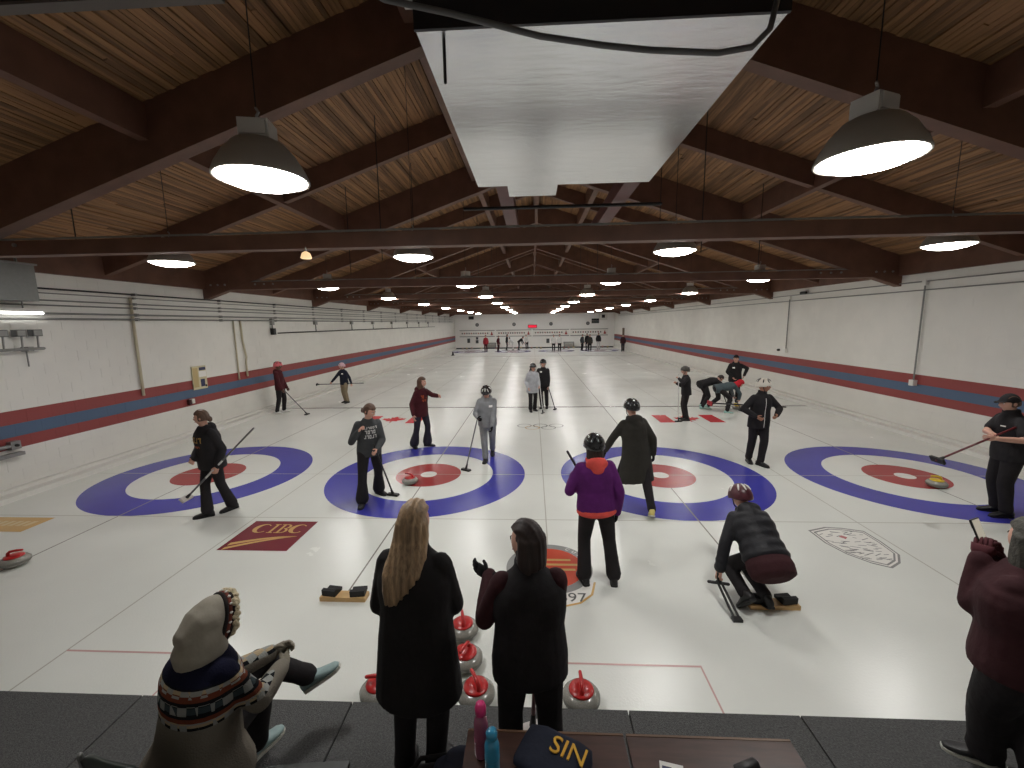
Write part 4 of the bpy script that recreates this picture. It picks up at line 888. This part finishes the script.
# cloths
K_BLK = cloth('black_cloth', (38, 36, 38)); K_BLK2 = cloth('black_trouser', (38, 35, 37)); K_COAT = cloth('black_coat', (36, 34, 35)); K_OLIVE = cloth('olive_black_coat', (52, 50, 46)); K_MAR = cloth('maroon_cloth', (74, 30, 36)); K_MAR2 = cloth('dark_maroon', (60, 32, 36))
K_CHAR = cloth('charcoal_sweat', (66, 68, 70)); K_GREY = cloth('grey_sweat', (142, 144, 146)); K_LGREY = cloth('light_grey_coat', (178, 180, 186)); K_TAN = cloth('tan_trouser', (140, 126, 104)); K_PUR = cloth('purple_jacket', (94, 34, 104)); K_CORAL = cloth('coral_fleece', (226, 88, 80)); K_NAVY = cloth('navy_cloth', (34, 38, 52)); K_TEAL = cloth('slate_teal', (74, 86, 90)); K_JEAN = cloth('dark_jean', (50, 48, 58)); K_RED = cloth('red_cloth', (190, 40, 52)); K_WHT = cloth('white_cloth', (214, 212, 208)); K_RIM = cloth('far_red', (150, 44, 52))
KNIT = knit_mat(); K_GLV = cloth('black_glove', (26, 25, 27)); K_PUFF = cloth('black_puffer', (36, 36, 40), 0.5)
H_BLONDE = mat('hair_blonde', S(158, 132, 102), 0.5, var=0.5, scale=10, stretch=(7, 7, 0.5)); H_DARK = mat('hair_dark', S(48, 36, 33), 0.55, var=0.4, scale=10, stretch=(7, 7, 0.5)); H_BROWN = mat('hair_brown', S(88, 64, 50), 0.5, var=0.3, scale=20); H_GREY = mat('hair_grey', S(74, 72, 66), 0.7, var=0.4, scale=30, bump=0.4)
HEL_BLK = mat('helmet_black', S(34, 34, 36), 0.18, coat=0.5); HEL_PNK = mat('helmet_pink', S(226, 110, 118), 0.35); HEL_PALE = mat('helmet_pale_pink', S(228, 190, 200), 0.35); HEL_WHT = mat('helmet_white', S(214, 208, 196), 0.35); HEL_CAMO = mat('helmet_camo', S(74, 70, 64), 0.5, var=0.5, scale=24); HEL_MAR = mat('helmet_maroon', S(80, 38, 46), 0.35, var=0.3, scale=20)
WSHOE = mat('white_shoe', S(220, 220, 218), 0.5); YSHOE = mat('yellow_shoe', S(206, 190, 110), 0.5); MSHOE = mat('mint_shoe', S(150, 190, 182), 0.5); GSHOE = mat('grey_green_shoe', S(142, 164, 164), 0.6, var=0.1, scale=30); SOLEW = mat('pale_sole', S(206, 206, 196), 0.6)
SH_GREY = mat('shaft_grey', S(96, 96, 98), 0.35); SH_RED = mat('shaft_red', S(104, 32, 38), 0.35); SH_WHT = mat('shaft_white', S(206, 206, 206), 0.35); PADW = mat('pad_white', S(206, 200, 196), 0.7); PADR = mat('pad_red', S(170, 36, 46), 0.7)

TAGP = lambda x0, h0: ('name_tag', TAG, [(x0, x0 + 0.075, h0, h0 + 0.045)])
# --- players on the near half
person('woman in black hoodie with gold lettering walking before the leftmost house', (-5.03, -1.70), 212, 1.66, feet=((-5.15, -1.84), (-4.93, -1.60)), toes=(238, 205), hands=((-5.16, -1.88, 0.92), (-4.80, -1.88, 0.82)), hints=((-0.4, 0.8, -0.2), (0.6, 0.7, -0.2)),
       head=(42, 3), top=dict(m=K_BLK, hem=-0.14, hood=True, b=1.12), legs=dict(m=K_BLK2, fl=1.35), shoe=(BLACKM, BLACKR), hair=(H_BROWN, 'tied'), curl=1.6, bulk=1.22,
       tagpatch=[('lettering', PRINTG, letters(5, 0.30, 0.085, -0.15, 0.30)), ('lettering', PRINTO, letters(6, 0.2, 0.03, -0.1, 0.22))])
broom('grey broom with white head carried slantwise by the hoodie woman', (-4.21, -1.86, 1.38), (-5.31, -1.93, 0.33), SH_GREY, PADW, False, SH_WHT, PADW)
person('player with bright pink helmet and maroon jacket by the left wall', (-8.42, 5.58), 82, 1.71, lean=-2, feet=((-8.46, 5.46), (-8.40, 5.76)), hands=((-8.22, 5.38, 0.78), (-8.22, 5.66, 0.80)), head=(-10, 4), skin=SKIND, top=dict(m=K_MAR, b=1.05, hood=True), legs=dict(m=K_BLK2), shoe=(WSHOE, SOLEW), hat=('helmet', HEL_PNK, True), vox=0.017, curl=1.4)
broom('grey broom of the pink-helmeted player, resting on ice', (-8.22, 5.40, 0.84), (-7.47, 5.36, 0.0), SH_GREY, BLACKR)
person('child in pale pink helmet, navy jacket and tan trousers by left wall', (-7.1, 7.38), 205, 1.50, feet=((-7.18, 7.45), (-7.02, 7.30)), hands=((-7.52, 7.2, 0.76), (-6.80, 7.32, 0.70)), hints=((-0.3, 0.6, -0.2), (0.6, 0.6, 0)), head=(25, 4), top=dict(m=K_NAVY, b=1.1), legs=dict(m=K_TAN, k=1.12), shoe=(BLACKM, BLACKR), hat=('helmet', HEL_PALE, False), vox=0.017, curl=1.6, tagpatch=[TAGP(-0.12, 0.33)])
broom('thin broom held level by the child in tan trousers', (-6.45, 7.55, 0.70), (-8.01, 7.12, 0.73), SH_GREY, BLACKR, False)
person('woman in charcoal sweatshirt with white print sweeping beside second house centre', (-2.80, -1.20), 152, 1.66, lean=7, feet=((-2.88, -1.44), (-2.74, -0.95)), toes=(170, 120), hands=((-2.84, -1.46, 1.22), (-2.58, -1.44, 0.93)), hints=((-0.8, 0.3, -1.0), (0.3, 0.8, -0.6)), head=(-50, 22), top=dict(m=K_CHAR, hem=-0.10, b=1.08, name='sweatshirt'), legs=dict(m=K_BLK2, fl=1.55, k=1.05), hair=(H_BROWN, 'tied'), curl=1.6,
       tagpatch=[('white_print', PRINTW, letters(6, 0.22, 0.035, -0.12, 0.38) + letters(4, 0.17, 0.06, -0.095, 0.30) + letters(5, 0.20, 0.06, -0.11, 0.22))])
broom('black broom of the charcoal sweatshirt woman', (-2.63, -1.44, 1.02), (-2.53, -0.99, 0.0), BLACKM, BLACKR)
person('woman in maroon hoodie pointing right behind the second house', (-2.76, 1.80), 118, 1.67, feet=((-2.91, 1.70), (-2.60, 1.86)), toes=(150, 100), hands=((-2.86, 1.52, 0.82), (-2.24, 1.50, 1.24)), hints=((-0.8, 0.3, 0), (0.0, 0, -1)), head=(-22, 3), top=dict(m=K_MAR, hem=-0.14, hood=True, b=1.1), legs=dict(m=K_JEAN, fl=1.75), hair=(H_BROWN, 'bob'), curl=0.6, tagpatch=[('lettering', PRINTO, letters(4, 0.17, 0.07, -0.04, 0.30) + letters(4, 0.12, 0.05, -0.02, 0.22))])
person('player in grey sweatsuit and black helmet looking down at second house', (-1.12, 0.86), 176, 1.62, lean=7, feet=((-1.17, 0.70), (-1.06, 1.20)), toes=(186, 176), lift=(0, 38), hands=((-1.27, 0.56, 0.97), (-1.00, 0.60, 0.76)), hints=((-0.6, 0.6, -0.8), (0.5, 0.8, -0.4)), head=(8, 34), top=dict(m=K_GREY, hood=True, b=1.14, hem=-0.13, name='hoodie'), legs=dict(m=K_GREY, k=1.08), hat=('helmet', HEL_BLK, True, WHITEP), glove=K_GLV, tagpatch=[TAGP(-0.12, 0.33)])
broom('dark broom in right hand of the grey sweatsuit player', (-1.27, 0.58, 1.02), (-1.49, 0.22, 0.0), SH_GREY, BLACKR)
person('player in light grey coat and black helmet, left of two near the linked rings', (-0.19, 5.70), 160, 1.57, feet=((-0.25, 5.64), (-0.10, 5.80)), hands=((-0.33, 5.50, 0.80), (0.02, 5.45, 0.86)), head=(-6, 4), top=dict(m=K_LGREY, hem=-0.22, flare=0.02, b=1.12, hood=True, name='coat'), legs=dict(m=K_BLK2, fl=1.2), hair=(H_DARK, 0.22), hat=('helmet', HEL_BLK, False), vox=0.016, curl=1.5)
broom('pale broom held upright in front of the light grey coat', (0.0, 5.42, 1.26), (0.13, 5.37, 0.0), SH_WHT, PADW)
person('player in black with black helmet, standing right of the light grey coat', (0.17, 6.16), 192, 1.66, feet=((0.10, 6.20), (0.28, 6.22)), hands=((-0.02, 5.95, 0.95), (0.33, 6.08, 0.76)), head=(0, 4), top=dict(m=K_BLK, b=1.05), legs=dict(m=K_BLK2), hat=('helmet', HEL_BLK, False), vox=0.016, curl=1.5, tagpatch=[TAGP(0.02, 0.36)])
broom('black broom leaning out to the right of far black-clad player', (0.29, 6.06, 0.86), (0.54, 5.98, 0.0), BLACKM, BLACKR)
person('player in purple jacket with coral hood seen from behind', (0.50, -3.26), -6, 1.66, lean=3, side=-2, feet=((0.70, -3.24), (0.36, -3.24)), toes=(6, -14), hands=((0.72, -3.26, 0.80), (0.28, -3.04, 1.14)), hints=((0.5, -0.5, 0), (-0.45, -0.3, -0.9)), head=(-4, 8), top=dict(m=K_PUR, b=1.16, hem=-0.04, hood=True, hm=K_CORAL, under=K_CORAL), legs=dict(m=K_BLK2, fl=1.25, k=1.06), hair=(H_DARK, 'bob'), hat=('helmet', HEL_BLK, False), glove=K_GLV, curl=1.2, bulk=1.06)
broom('black broom tucked upright at left shoulder of the purple jacket player', (0.19, -3.22, 1.46), (0.60, -2.55, 0.62), BLACKM, BLACKR, False)
person('player in long dark coat and black helmet striding away in third house', (1.36, -1.42), -14, 1.70, lean=9, side=-3, feet=((1.52, -1.78), (1.10, -1.05)), toes=(12, -22), lift=(24, 0), hands=((1.64, -1.34, 0.84), (0.94, -1.22, 0.86)), hints=((0.6, -0.6, 0.0), (-0.7, -0.5, 0)), head=(-4, 6), top=dict(m=K_OLIVE, b=1.2, hem=-0.46, flare=0.05, hood=True, name='coat'), legs=dict(m=K_BLK2), shoe=(YSHOE, SOLEW), hat=('helmet', HEL_BLK, False), glove=K_GLV, curl=1.0)
person('child in black with camouflage helmet holding a broom upright', (4.18, 4.44), -78, 1.56, feet=((4.14, 4.52), (4.14, 4.34)), hands=((3.92, 4.50, 1.06), (3.92, 4.32, 1.22)), head=(0, 4), top=dict(m=K_BLK, b=1.16, hem=-0.1), legs=dict(m=K_BLK2, k=1.08), hat=('helmet', HEL_CAMO, False), vox=0.017, curl=1.6, tagpatch=[TAGP(-0.1, 0.33)])
broom('thin grey broom held upright by the camouflage-helmeted child', (3.90, 4.32, 1.34), (3.92, 4.22, 0.0), SH_WHT, BLACKR)
person('bent sweeper in black jacket, left of the bending pair', (5.36, 6.10), 78, 1.66, lean=76, drop=0.10, pel=(0, -0.08), feet=((5.30, 5.94), (5.42, 6.30)), toes=(80, 70), hands=((5.98, 6.02, 0.50), (5.90, 6.22, 0.60)), hints=((0, -0.4, 0.6), (0, 0.6, 0.4)), head=(0, 55), top=dict(m=K_BLK, b=1.08), legs=dict(m=K_BLK2), shoe=(MSHOE, SOLEW), hair=(H_DARK, 'short'), vox=0.017, curl=1.6)
person('bent sweeper in slate jacket with red hood and mint shoes', (5.62, 5.55), 92, 1.66, lean=78, drop=0.16, pel=(0, -0.06), feet=((5.78, 5.26), (5.40, 5.86)), toes=(100, 80), lift=(0, 20), hands=((6.18, 5.52, 0.40), (6.10, 5.72, 0.46)), hints=((0, -0.6, 0.5), (0, 0.6, 0.5)), head=(0, 50), top=dict(m=K_TEAL, b=1.1), legs=dict(m=K_BLK2), shoe=(MSHOE, SOLEW), hat=('hood', K_RED), vox=0.017, curl=1.6)
broom('dark broom pressed on ice by the bent sweeper in slate', (5.92, 5.60, 0.72), (6.32, 5.62, 0.0), SH_GREY, BLACKR)
broom('dark broom pressed on ice by the bent sweeper in black', (5.82, 6.12, 0.80), (6.14, 6.14, 0.0), BLACKM, BLACKR)
person('person in black hoodie with hand on hip behind the bent sweepers', (6.60, 6.75), 205, 1.70, hands=((6.40, 6.50, 0.95), (6.88, 6.72, 0.98)), hints=((-0.8, 0.2, 0), (1.0, 0.3, 0)), head=(10, 4), top=dict(m=K_BLK, b=1.12, hood=True), legs=dict(m=K_BLK2), hat=('beanie', K_BLK), vox=0.017, tagpatch=[TAGP(0.02, 0.34)])
person('player in black zip jacket and white helmet right of third house', (4.21, 0.62), 172, 1.72, feet=((4.13, 0.72), (4.28, 0.50)), toes=(190, 158), hands=((4.02, 0.38, 1.02), (4.40, 0.38, 1.04)), hints=((-0.9, 0.5, -0.2), (0.9, 0.5, -0.2)), head=(-48, 2), skin=SKINM, top=dict(m=K_BLK, b=1.14, hem=-0.16, collar=True), legs=dict(m=K_BLK2, k=1.06), hat=('helmet', HEL_WHT, True), curl=1.2, tagpatch=[('white_zip', TAG, [(-0.005, 0.005, -0.12, 0.44)])])
broom('black broom with red head tucked level behind the zip-jacket player', (4.80, 0.80, 1.11), (3.32, 0.80, 1.20), BLACKM, PADR, False)
person('crouching player in black puffer jacket and maroon helmet beside a hack', (2.10, -3.58), -4, 1.70, lean=52, drop=0.43, pel=(0.02, -0.02), feet=((2.10, -3.66), (1.90, -3.76)), toes=(2, -14), lift=(18, 50), hands=((2.30, -3.00, 0.34), (1.735, -3.47, 0.27)), hints=((0.6, -0.6, 0.3), (-0.7, -0.5, 0.2)), knees=((0.0, 1, 0.3), (0.02, 1, 0.15)), head=(-4, 24), top=dict(m=K_PUFF, b=1.18, hem=-0.03, puff=1, hood=True, under=K_MAR2, ulen=0.15), legs=dict(m=K_BLK2), hat=('helmet', HEL_MAR, True, WHITEP), curl=1.5, bulk=1.05)
person('man in black polo shirt leaning over the rightmost house with broom', (6.54, -1.52), -76, 1.78, lean=5, feet=((6.50, -1.42), (6.44, -1.62)), toes=(-70, -86), hands=((6.16, -1.62, 1.22), (6.10, -1.74, 1.18)), hints=((0.3, 0.8, -0.3), (0.3, -0.8, -0.6)), head=(0, 6), top=dict(m=K_BLK, b=1.14, hem=-0.12, sleeve='short', collar=True, name='polo_shirt'), legs=dict(m=K_BLK2, k=1.15), hair=(H_BROWN, 'short'), hat=('cap', K_BLK), curl=1.6, bulk=1.1, tagpatch=[('chest_mark', TAG, [(-0.12, -0.06, 0.36, 0.375)])])
broom('dark red broom held out by the man in black polo', (6.34, -1.72, 1.33), (5.40, -1.70, 0.86), SH_RED, BLACKR, False)
# --- people at the far end
FARP = [('far player in red top and maroon trousers standing alone', (-4.85, 34.3), 180, K_RIM, K_MAR, 1.72, None), ('far player in maroon jacket second from left', (-3.71, 35.6), 120, K_MAR, K_MAR2, 1.6, None), ('far player in black turned right, third from left', (-2.92, 37.0), 90, K_BLK, K_BLK2, 1.7, None),
        ('far player in white with maroon bib, bending near the middle', (-2.27, 36.9), 270, K_WHT, K_WHT, 1.5, 40), ('far player in black bending over at the far tee', (-1.65, 37.0), 100, K_BLK, K_BLK2, 1.65, 50), ('far player in pale top and black trousers beside bending one', (-0.80, 37.9), 200, K_WHT, K_BLK2, 1.68, 25),
        ('left one of the far pair in white tops', (1.90, 34.7), 180, K_WHT, K_BLK2, 1.66, None), ('right one of the far pair in white tops', (2.50, 34.6), 180, K_WHT, K_BLK2, 1.70, None), ('far player in dark clothes, left of the far right trio', (4.76, 34.9), 140, K_CHAR, K_BLK2, 1.66, None), ('far player in black, rear of the far right trio', (5.40, 36.0), 200, K_BLK, K_BLK2, 1.72, None),
        ('far player in black, front of the far right trio', (5.36, 33.6), 190, K_OLIVE, K_BLK2, 1.68, None), ('far player in black top standing by the right scoreboard', (6.7, 37.0), 180, K_BLK, K_WHT, 1.72, None), ('far person in dark maroon standing by the right wall post', (8.40, 33.0), 200, K_MAR2, K_JEAN, 1.66, None)]
for lb, loc, fc, tm, lm, H_, ln in FARP: person(lb, loc, fc, H_, lean=ln or 3, top=dict(m=tm, b=1.08), legs=dict(m=lm), hair=(H_DARK, 'short'), vox=0.028, hands=(None, None) if not ln else ((loc[0] - 0.1 + 0.5 * math.sin(R(fc)), loc[1] + 0.5 * math.cos(R(fc)), 0.6), (loc[0] + 0.1 + 0.5 * math.sin(R(fc)), loc[1] + 0.5 * math.cos(R(fc)), 0.6)))
# --- spectators on the carpet
person('blonde woman in long black coat seen from behind', (-0.86, -5.40), 6, 1.74, WZ, lean=2, hands=((-0.72, -5.14, 1.04), (-1.00, -5.14, 1.06)), hints=((0.6, -0.7, -0.5), (-0.6, -0.7, -0.5)), head=(8, 4), top=dict(m=K_COAT, b=1.22, hem=-0.36, flare=0.03, collar=True, name='coat'), legs=dict(m=K_BLK2, k=1.0), hair=(H_BLONDE, 0.235), vox=0.012)
person('dark-haired woman in black vest and maroon sleeves holding out gloved hand', (-0.20, -5.46), -8, 1.66, WZ, lean=2, feet=((-0.07, -5.46), (-0.33, -5.44)), hdir=(None, (-0.8, 0.45, 0.2)), hands=((-0.20, -5.14, 1.20), (-0.45, -5.20, 1.29)), hints=((0.4, -0.4, -1.0), (-0.35, -0.5, -1.2)), head=(-48, 2), top=dict(m=K_BLK, b=1.16, sm=K_MAR2, collar=True, name='vest', hem=-0.13), legs=dict(m=K_BLK2, k=1.1), hair=(H_DARK, 'bob'), glove=K_GLV, curl=0.5, vox=0.012, bulk=1.05)
broom('broom with white head on carpet in front of the dark-haired woman', (-0.16, -5.20, 1.05), (-0.19, -5.12, WZ), SH_RED, PADW, plate=PADW)
sw = person('seated person in fair-isle hooded jumper with legs crossed', (-1.96, -5.70), 24, 1.62, WZ, lean=9, drop=0.345, pel=(0, -0.02), feet=((-1.93, -5.29, 0.0), (-1.60, -5.12, 0.47)), toes=(20, 85), lift=(0, 0), hands=((-1.70, -5.40, 0.80), (-1.80, -5.34, 0.84)), hints=((0.6, -0.5, -0.9), (-0.6, -0.5, -0.9)), knees=((0.3, 1, 1.2), (0.1, 0.8, 1.4)), ankle_dirs=(None, (0.75, 0.25, 0.45)), head=(-4, 14), top=dict(m=KNIT, b=1.16, hem=-0.16, flare=0.06, name='jumper'), legs=dict(m=K_BLK2, k=1.1), shoe=(GSHOE, SOLEW), vox=0.012, glove=cloth('grey_mitten', (140, 134, 120)), bulk=1.26)
hb = MB(); F = sw['F']; s_ = sw['s']; cap_surface(hb, F, s_, 1.17, low=-1.2, top=0.62, fr=0.55, depth=1.04)
hb.tube([F @ V((0, -0.02, 0.02)), F @ V((0, -0.07, 0.0)), F @ V((0, -0.115, -0.03))], [0.10, 0.09, 0.06], 14); hb.tube([F @ V((0, -0.035, -0.06)), sw['P'] + sw['up'] * 0.49 - sw['fw'] * 0.02], [0.108, 0.128], 16)
link('hood', voxel(hb, 0.012, cloth('grey_hood', (150, 144, 132)), 2, 'hood'), sw['t'])
eb = MB(); n = 28
for k, (yy, rr_, mi) in enumerate(((0.062, 0.013, 0), (0.044, 0.012, 1), (0.026, 0.012, 0))):
    eb.tube([F @ V((0.086 * math.sin(a) * (1.0 - abs(yy - .044)), yy + 0.010 * math.cos(a), 0.134 * math.cos(a) - 0.004)) for a in [-2.3 + 4.6 * j / n for j in range(n + 1)]], rr_, 8, mi)
eb.build('hood_edging', [cloth('hood_band_dark', (40, 34, 34)), cloth('hood_band_rust', (116, 62, 52))], sw['t'], True)
db = MB()
for j in range(14): a = -2.2 + 4.4 * j / 13; db.sph(F @ V((0.097 * math.sin(a), 0.044 + 0.010 * math.cos(a), 0.147 * math.cos(a) - 0.004)), 0.006, 0.009, 0.006, 6, 5)
db.build('hood_beads', WHITEP, sw['t'], True)
fb = MB(); rr_ = random.Random(4)
for j in range(90): a = -2.2 + 4.4 * j / 89; fb.sph(F @ V((0.084 * math.sin(a) + rr_.uniform(-.008, .008), 0.078 + rr_.uniform(-.010, .014), 0.128 * math.cos(a) + rr_.uniform(-.008, .008))), 0.017, 0.017, 0.017, 7, 6)
tag(fb.build('fleece_trim', mat('cream_fleece', S(214, 200, 168), 0.95, bump=1.0, bscale=80), sw['t'], True))
person('person in maroon jacket photographing with a phone at right edge', (2.54, -5.42), -24, 1.66, WZ, lean=3, pel=(-0.05, 0.03), feet=((2.66, -5.40), (2.52, -5.20)), toes=(10, -62), hands=((2.50, -5.18, 1.44), (2.38, -5.22, 1.45)), hints=((0.15, 0.1, -1.0), (-0.15, 0.1, -1.0)), head=(36, 4), top=dict(m=K_MAR2, b=1.35, hem=-0.06, hood=True), legs=dict(m=K_BLK2, k=1.42), shoe=(BLACKM, SOLEW), hair=(H_GREY, 'bob'), curl=1.2, glove=cloth('maroon_glove', (84, 44, 50)), vox=0.012, bulk=1.2)
ph = thing('phone', 'phone held up in both hands by the person in maroon', 'phone', (2.42, -5.16, 1.575), R(24))
Mx = Matrix.Rotation(R(-24), 4, 'X'); MB().box(-0.04, 0.04, -0.005, 0.005, -0.075, 0.085, 0, Mx).build('case', BLACKM, ph); MB().box(-0.036, 0.036, -0.0065, -0.005, -0.07, 0.08, 0, Mx).build('screen', mat('phone_screen', S(150, 140, 120), 0.2, emit=S(190, 184, 168), estr=0.35), ph)
MB().box(-0.037, -0.012, 0.005, 0.009, 0.035, 0.08, 0, Mx).build('camera_bump', STEEL, ph)

# ------------------------------------------------------------------ foreground furniture
for k, (x0, x1, lb) in enumerate(((-0.50, 0.245, 'left dark wooden table with bottles and folded garment'), (0.26, 1.02, 'right dark wooden table with paper and black case'))):
    tb = thing('side_table', lb, 'table', ((x0 + x1) / 2, -6.2, WZ), 0, 'dark tables at the window'); hw = (x1 - x0) / 2
    mb = MB(); 
    MB().box(-hw, hw, -0.36, 0.38, 0.715, 0.75).build('tabletop', DWOOD, tb); MB().box(-hw + 0.05, hw - 0.05, -0.30, 0.32, 0.64, 0.714).build('apron', DWOOD, tb)
    MB().box(-hw, hw, 0.381, 0.392, 0.71, 0.752).build('edge_strip', mat('edge_wood', S(112, 84, 64), 0.4), tb)
    for sx in (-1, 1):
        for yy in (-0.28, 0.30): MB().box(sx * (hw - 0.08) - 0.03, sx * (hw - 0.08) + 0.03, yy - 0.03, yy + 0.03, 0, 0.64).build('leg', BLACKM, tb)
TZ = WZ + 0.75
def bottle(name, label, x, y, h, m, cap, r=0.036):
    t = thing(name, label, 'bottle', (x, y, TZ))
    MB().lathe([(r * 0.9, 0), (r, 0.01), (r, h * 0.62), (r * 0.82, h * 0.72), (r * 0.55, h * 0.78), (r * 0.55, h * 0.82)], 20).build('flask', m, t, True)
    MB().lathe([(r * 0.75, h * 0.80), (r * 0.78, h * 0.92), (r * 0.6, h * 0.985), (r * 0.3, h)], 20).build('cap', cap, t, True)
    MB().lathe([(r * 1.02, h * 0.3), (r * 1.03, h * 0.31), (r * 1.03, h * 0.36), (r * 1.02, h * 0.37)], 20).build('grip_band', m, t, True)
bottle('water_bottle', 'tall smoky pink bottle with bright pink cap on the left table', -0.42, -5.93, 0.27, mat('smoky_pink', S(150, 84, 110), 0.2, coat=0.3), mat('hot_pink', S(214, 50, 120), 0.35), 0.033)
bottle('water_bottle', 'shorter turquoise bottle on the left table', -0.365, -5.99, 0.20, mat('turquoise', S(56, 150, 190), 0.3, coat=0.3), MATS['turquoise'], 0.033)
gt = thing('folded_garment', 'navy folded garment with gold letters SIN on the left table', 'clothing', (-0.09, -5.96, TZ + 0.002), R(-26))
gm = MB(); rings = []
for x, a, h in ((-0.17, .07, .02), (-0.155, .10, .045), (-.08, .115, .06), (0.0, .115, .055), (.08, .115, .06), (.14, .11, .045), (.155, .07, .02)):
    rings.append([V((x, a * math.copysign(abs(math.cos(2 * PI * k / 16)) ** .6, math.cos(2 * PI * k / 16)), h / 2 + h / 2 * math.copysign(abs(math.sin(2 * PI * k / 16)) ** .6, math.sin(2 * PI * k / 16)))) for k in range(16)])
gm.loft(rings).build('cloth_bundle', K_NAVY, gt, True)
tx = link('gold_letters', text_mesh('SIN', 0.115, 0.003), gt, (0.055, 0.03, 0.0615)); tx.data.materials.append(mat('gold_felt', S(222, 170, 60), 0.8))
pc = thing('paper_card', 'pale card lying on the right table', 'card', (0.42, -5.99, TZ + 0.001), R(-12)); MB().box(-0.05, 0.05, -0.04, 0.05, 0, 0.004).build('card', WHITEP, pc); MB().box(-0.04, 0.0, -0.03, 0.03, 0.004, 0.005).build('dark_print', mat('poster_blue', S(56, 60, 92), 0.6), pc)
gl = thing('spectacle_case', 'small black case on the right table', 'case', (0.75, -5.96, TZ), R(20)); MB().ell([(V((x, 0, 0.02)), V((0, 1, 0)), V((0, 0, 1)), a, b_) for x, a, b_ in ((-.06, .01, .01), (-.05, .025, .019), (.05, .025, .019), (.06, .01, .01))], 14).build('case', BLACKM, gl, True); MB().box(-0.05, 0.05, 0.024, 0.027, 0.016, 0.021).build('seam', STEEL, gl)
def chair(x, y, rz, label):
    t = thing('stacking_chair', label, 'chair', (x, y, WZ), R(rz), 'dark green stacking chairs'); cm_ = mat('dark_green_plastic', S(34, 42, 38), 0.4)
    MB().box(-0.22, 0.22, -0.2, 0.22, 0.43, 0.46).build('seat', cm_, t)
    mb = MB(); rings = []
    for k in range(13):
        a = -1 + 2 * k / 12; x_ = 0.22 * a; zt = 0.83 - 0.09 * a ** 4; rings.append([V((x_, -0.22 + 0.03 * a * a, 0.56)), V((x_, -0.195 + 0.03 * a * a, 0.56)), V((x_, -0.225 + 0.03 * a * a, zt)), V((x_, -0.25 + 0.03 * a * a, zt))])
    mb.loft(rings).build('backrest', cm_, t, True)
    for sx in (-0.2, 0.2):
        MB().tube([(sx, -0.21, 0), (sx, -0.2, 0.45), (sx, -0.22, 0.8)], 0.012, 8).build('rear_leg', STEEL, t); MB().tube([(sx, 0.2, 0), (sx, 0.19, 0.44)], 0.012, 8).build('front_leg', STEEL, t)
    MB().sph((0.2, -0.235, 0.79), 0.014, 0.014, 0.014, 10, 8).build('chrome_knob', STEEL, t)
chair(-2.0, -5.86, -10, 'dark chair under the person in the fair-isle jumper')
chair(-1.34, -5.98, 6, 'dark empty chair at bottom edge right of the seated person')
bg = thing('kit_bag', 'dark bag with blue-grey cloth on the carpet behind the black coat', 'bag', (-0.74, -5.66, WZ), R(10))
mb = MB(); rings = []
for x, a, h in ((-0.24, .06, .10), (-0.22, .11, .22), (-.1, .13, .28), (.1, .13, .28), (.22, .11, .22), (.24, .06, .10)):
    rings.append([V((x, a * math.copysign(abs(math.cos(2 * PI * k / 16)) ** .7, math.cos(2 * PI * k / 16)), h / 2 + h / 2 * math.copysign(abs(math.sin(2 * PI * k / 16)) ** .7, math.sin(2 * PI * k / 16)))) for k in range(16)])
mb.loft(rings).build('bag_body', K_BLK, bg, True)
MB().tube([(-0.14, 0.02, 0.26), (-0.06, 0.08, 0.31), (0.08, 0.08, 0.31), (0.15, 0.02, 0.26)], 0.013, 8).build('handle', K_BLK, bg, True)
mb = MB(); 
for k in range(5): mb.sph((0.10 + 0.03 * k, 0.04 - 0.04 * (k % 2), 0.29 + 0.02 * (k % 3)), 0.09, 0.06, 0.04, 12, 8)
mb.build('blue_grey_cloth', cloth('blue_grey_cloth', (74, 78, 96)), bg, True)
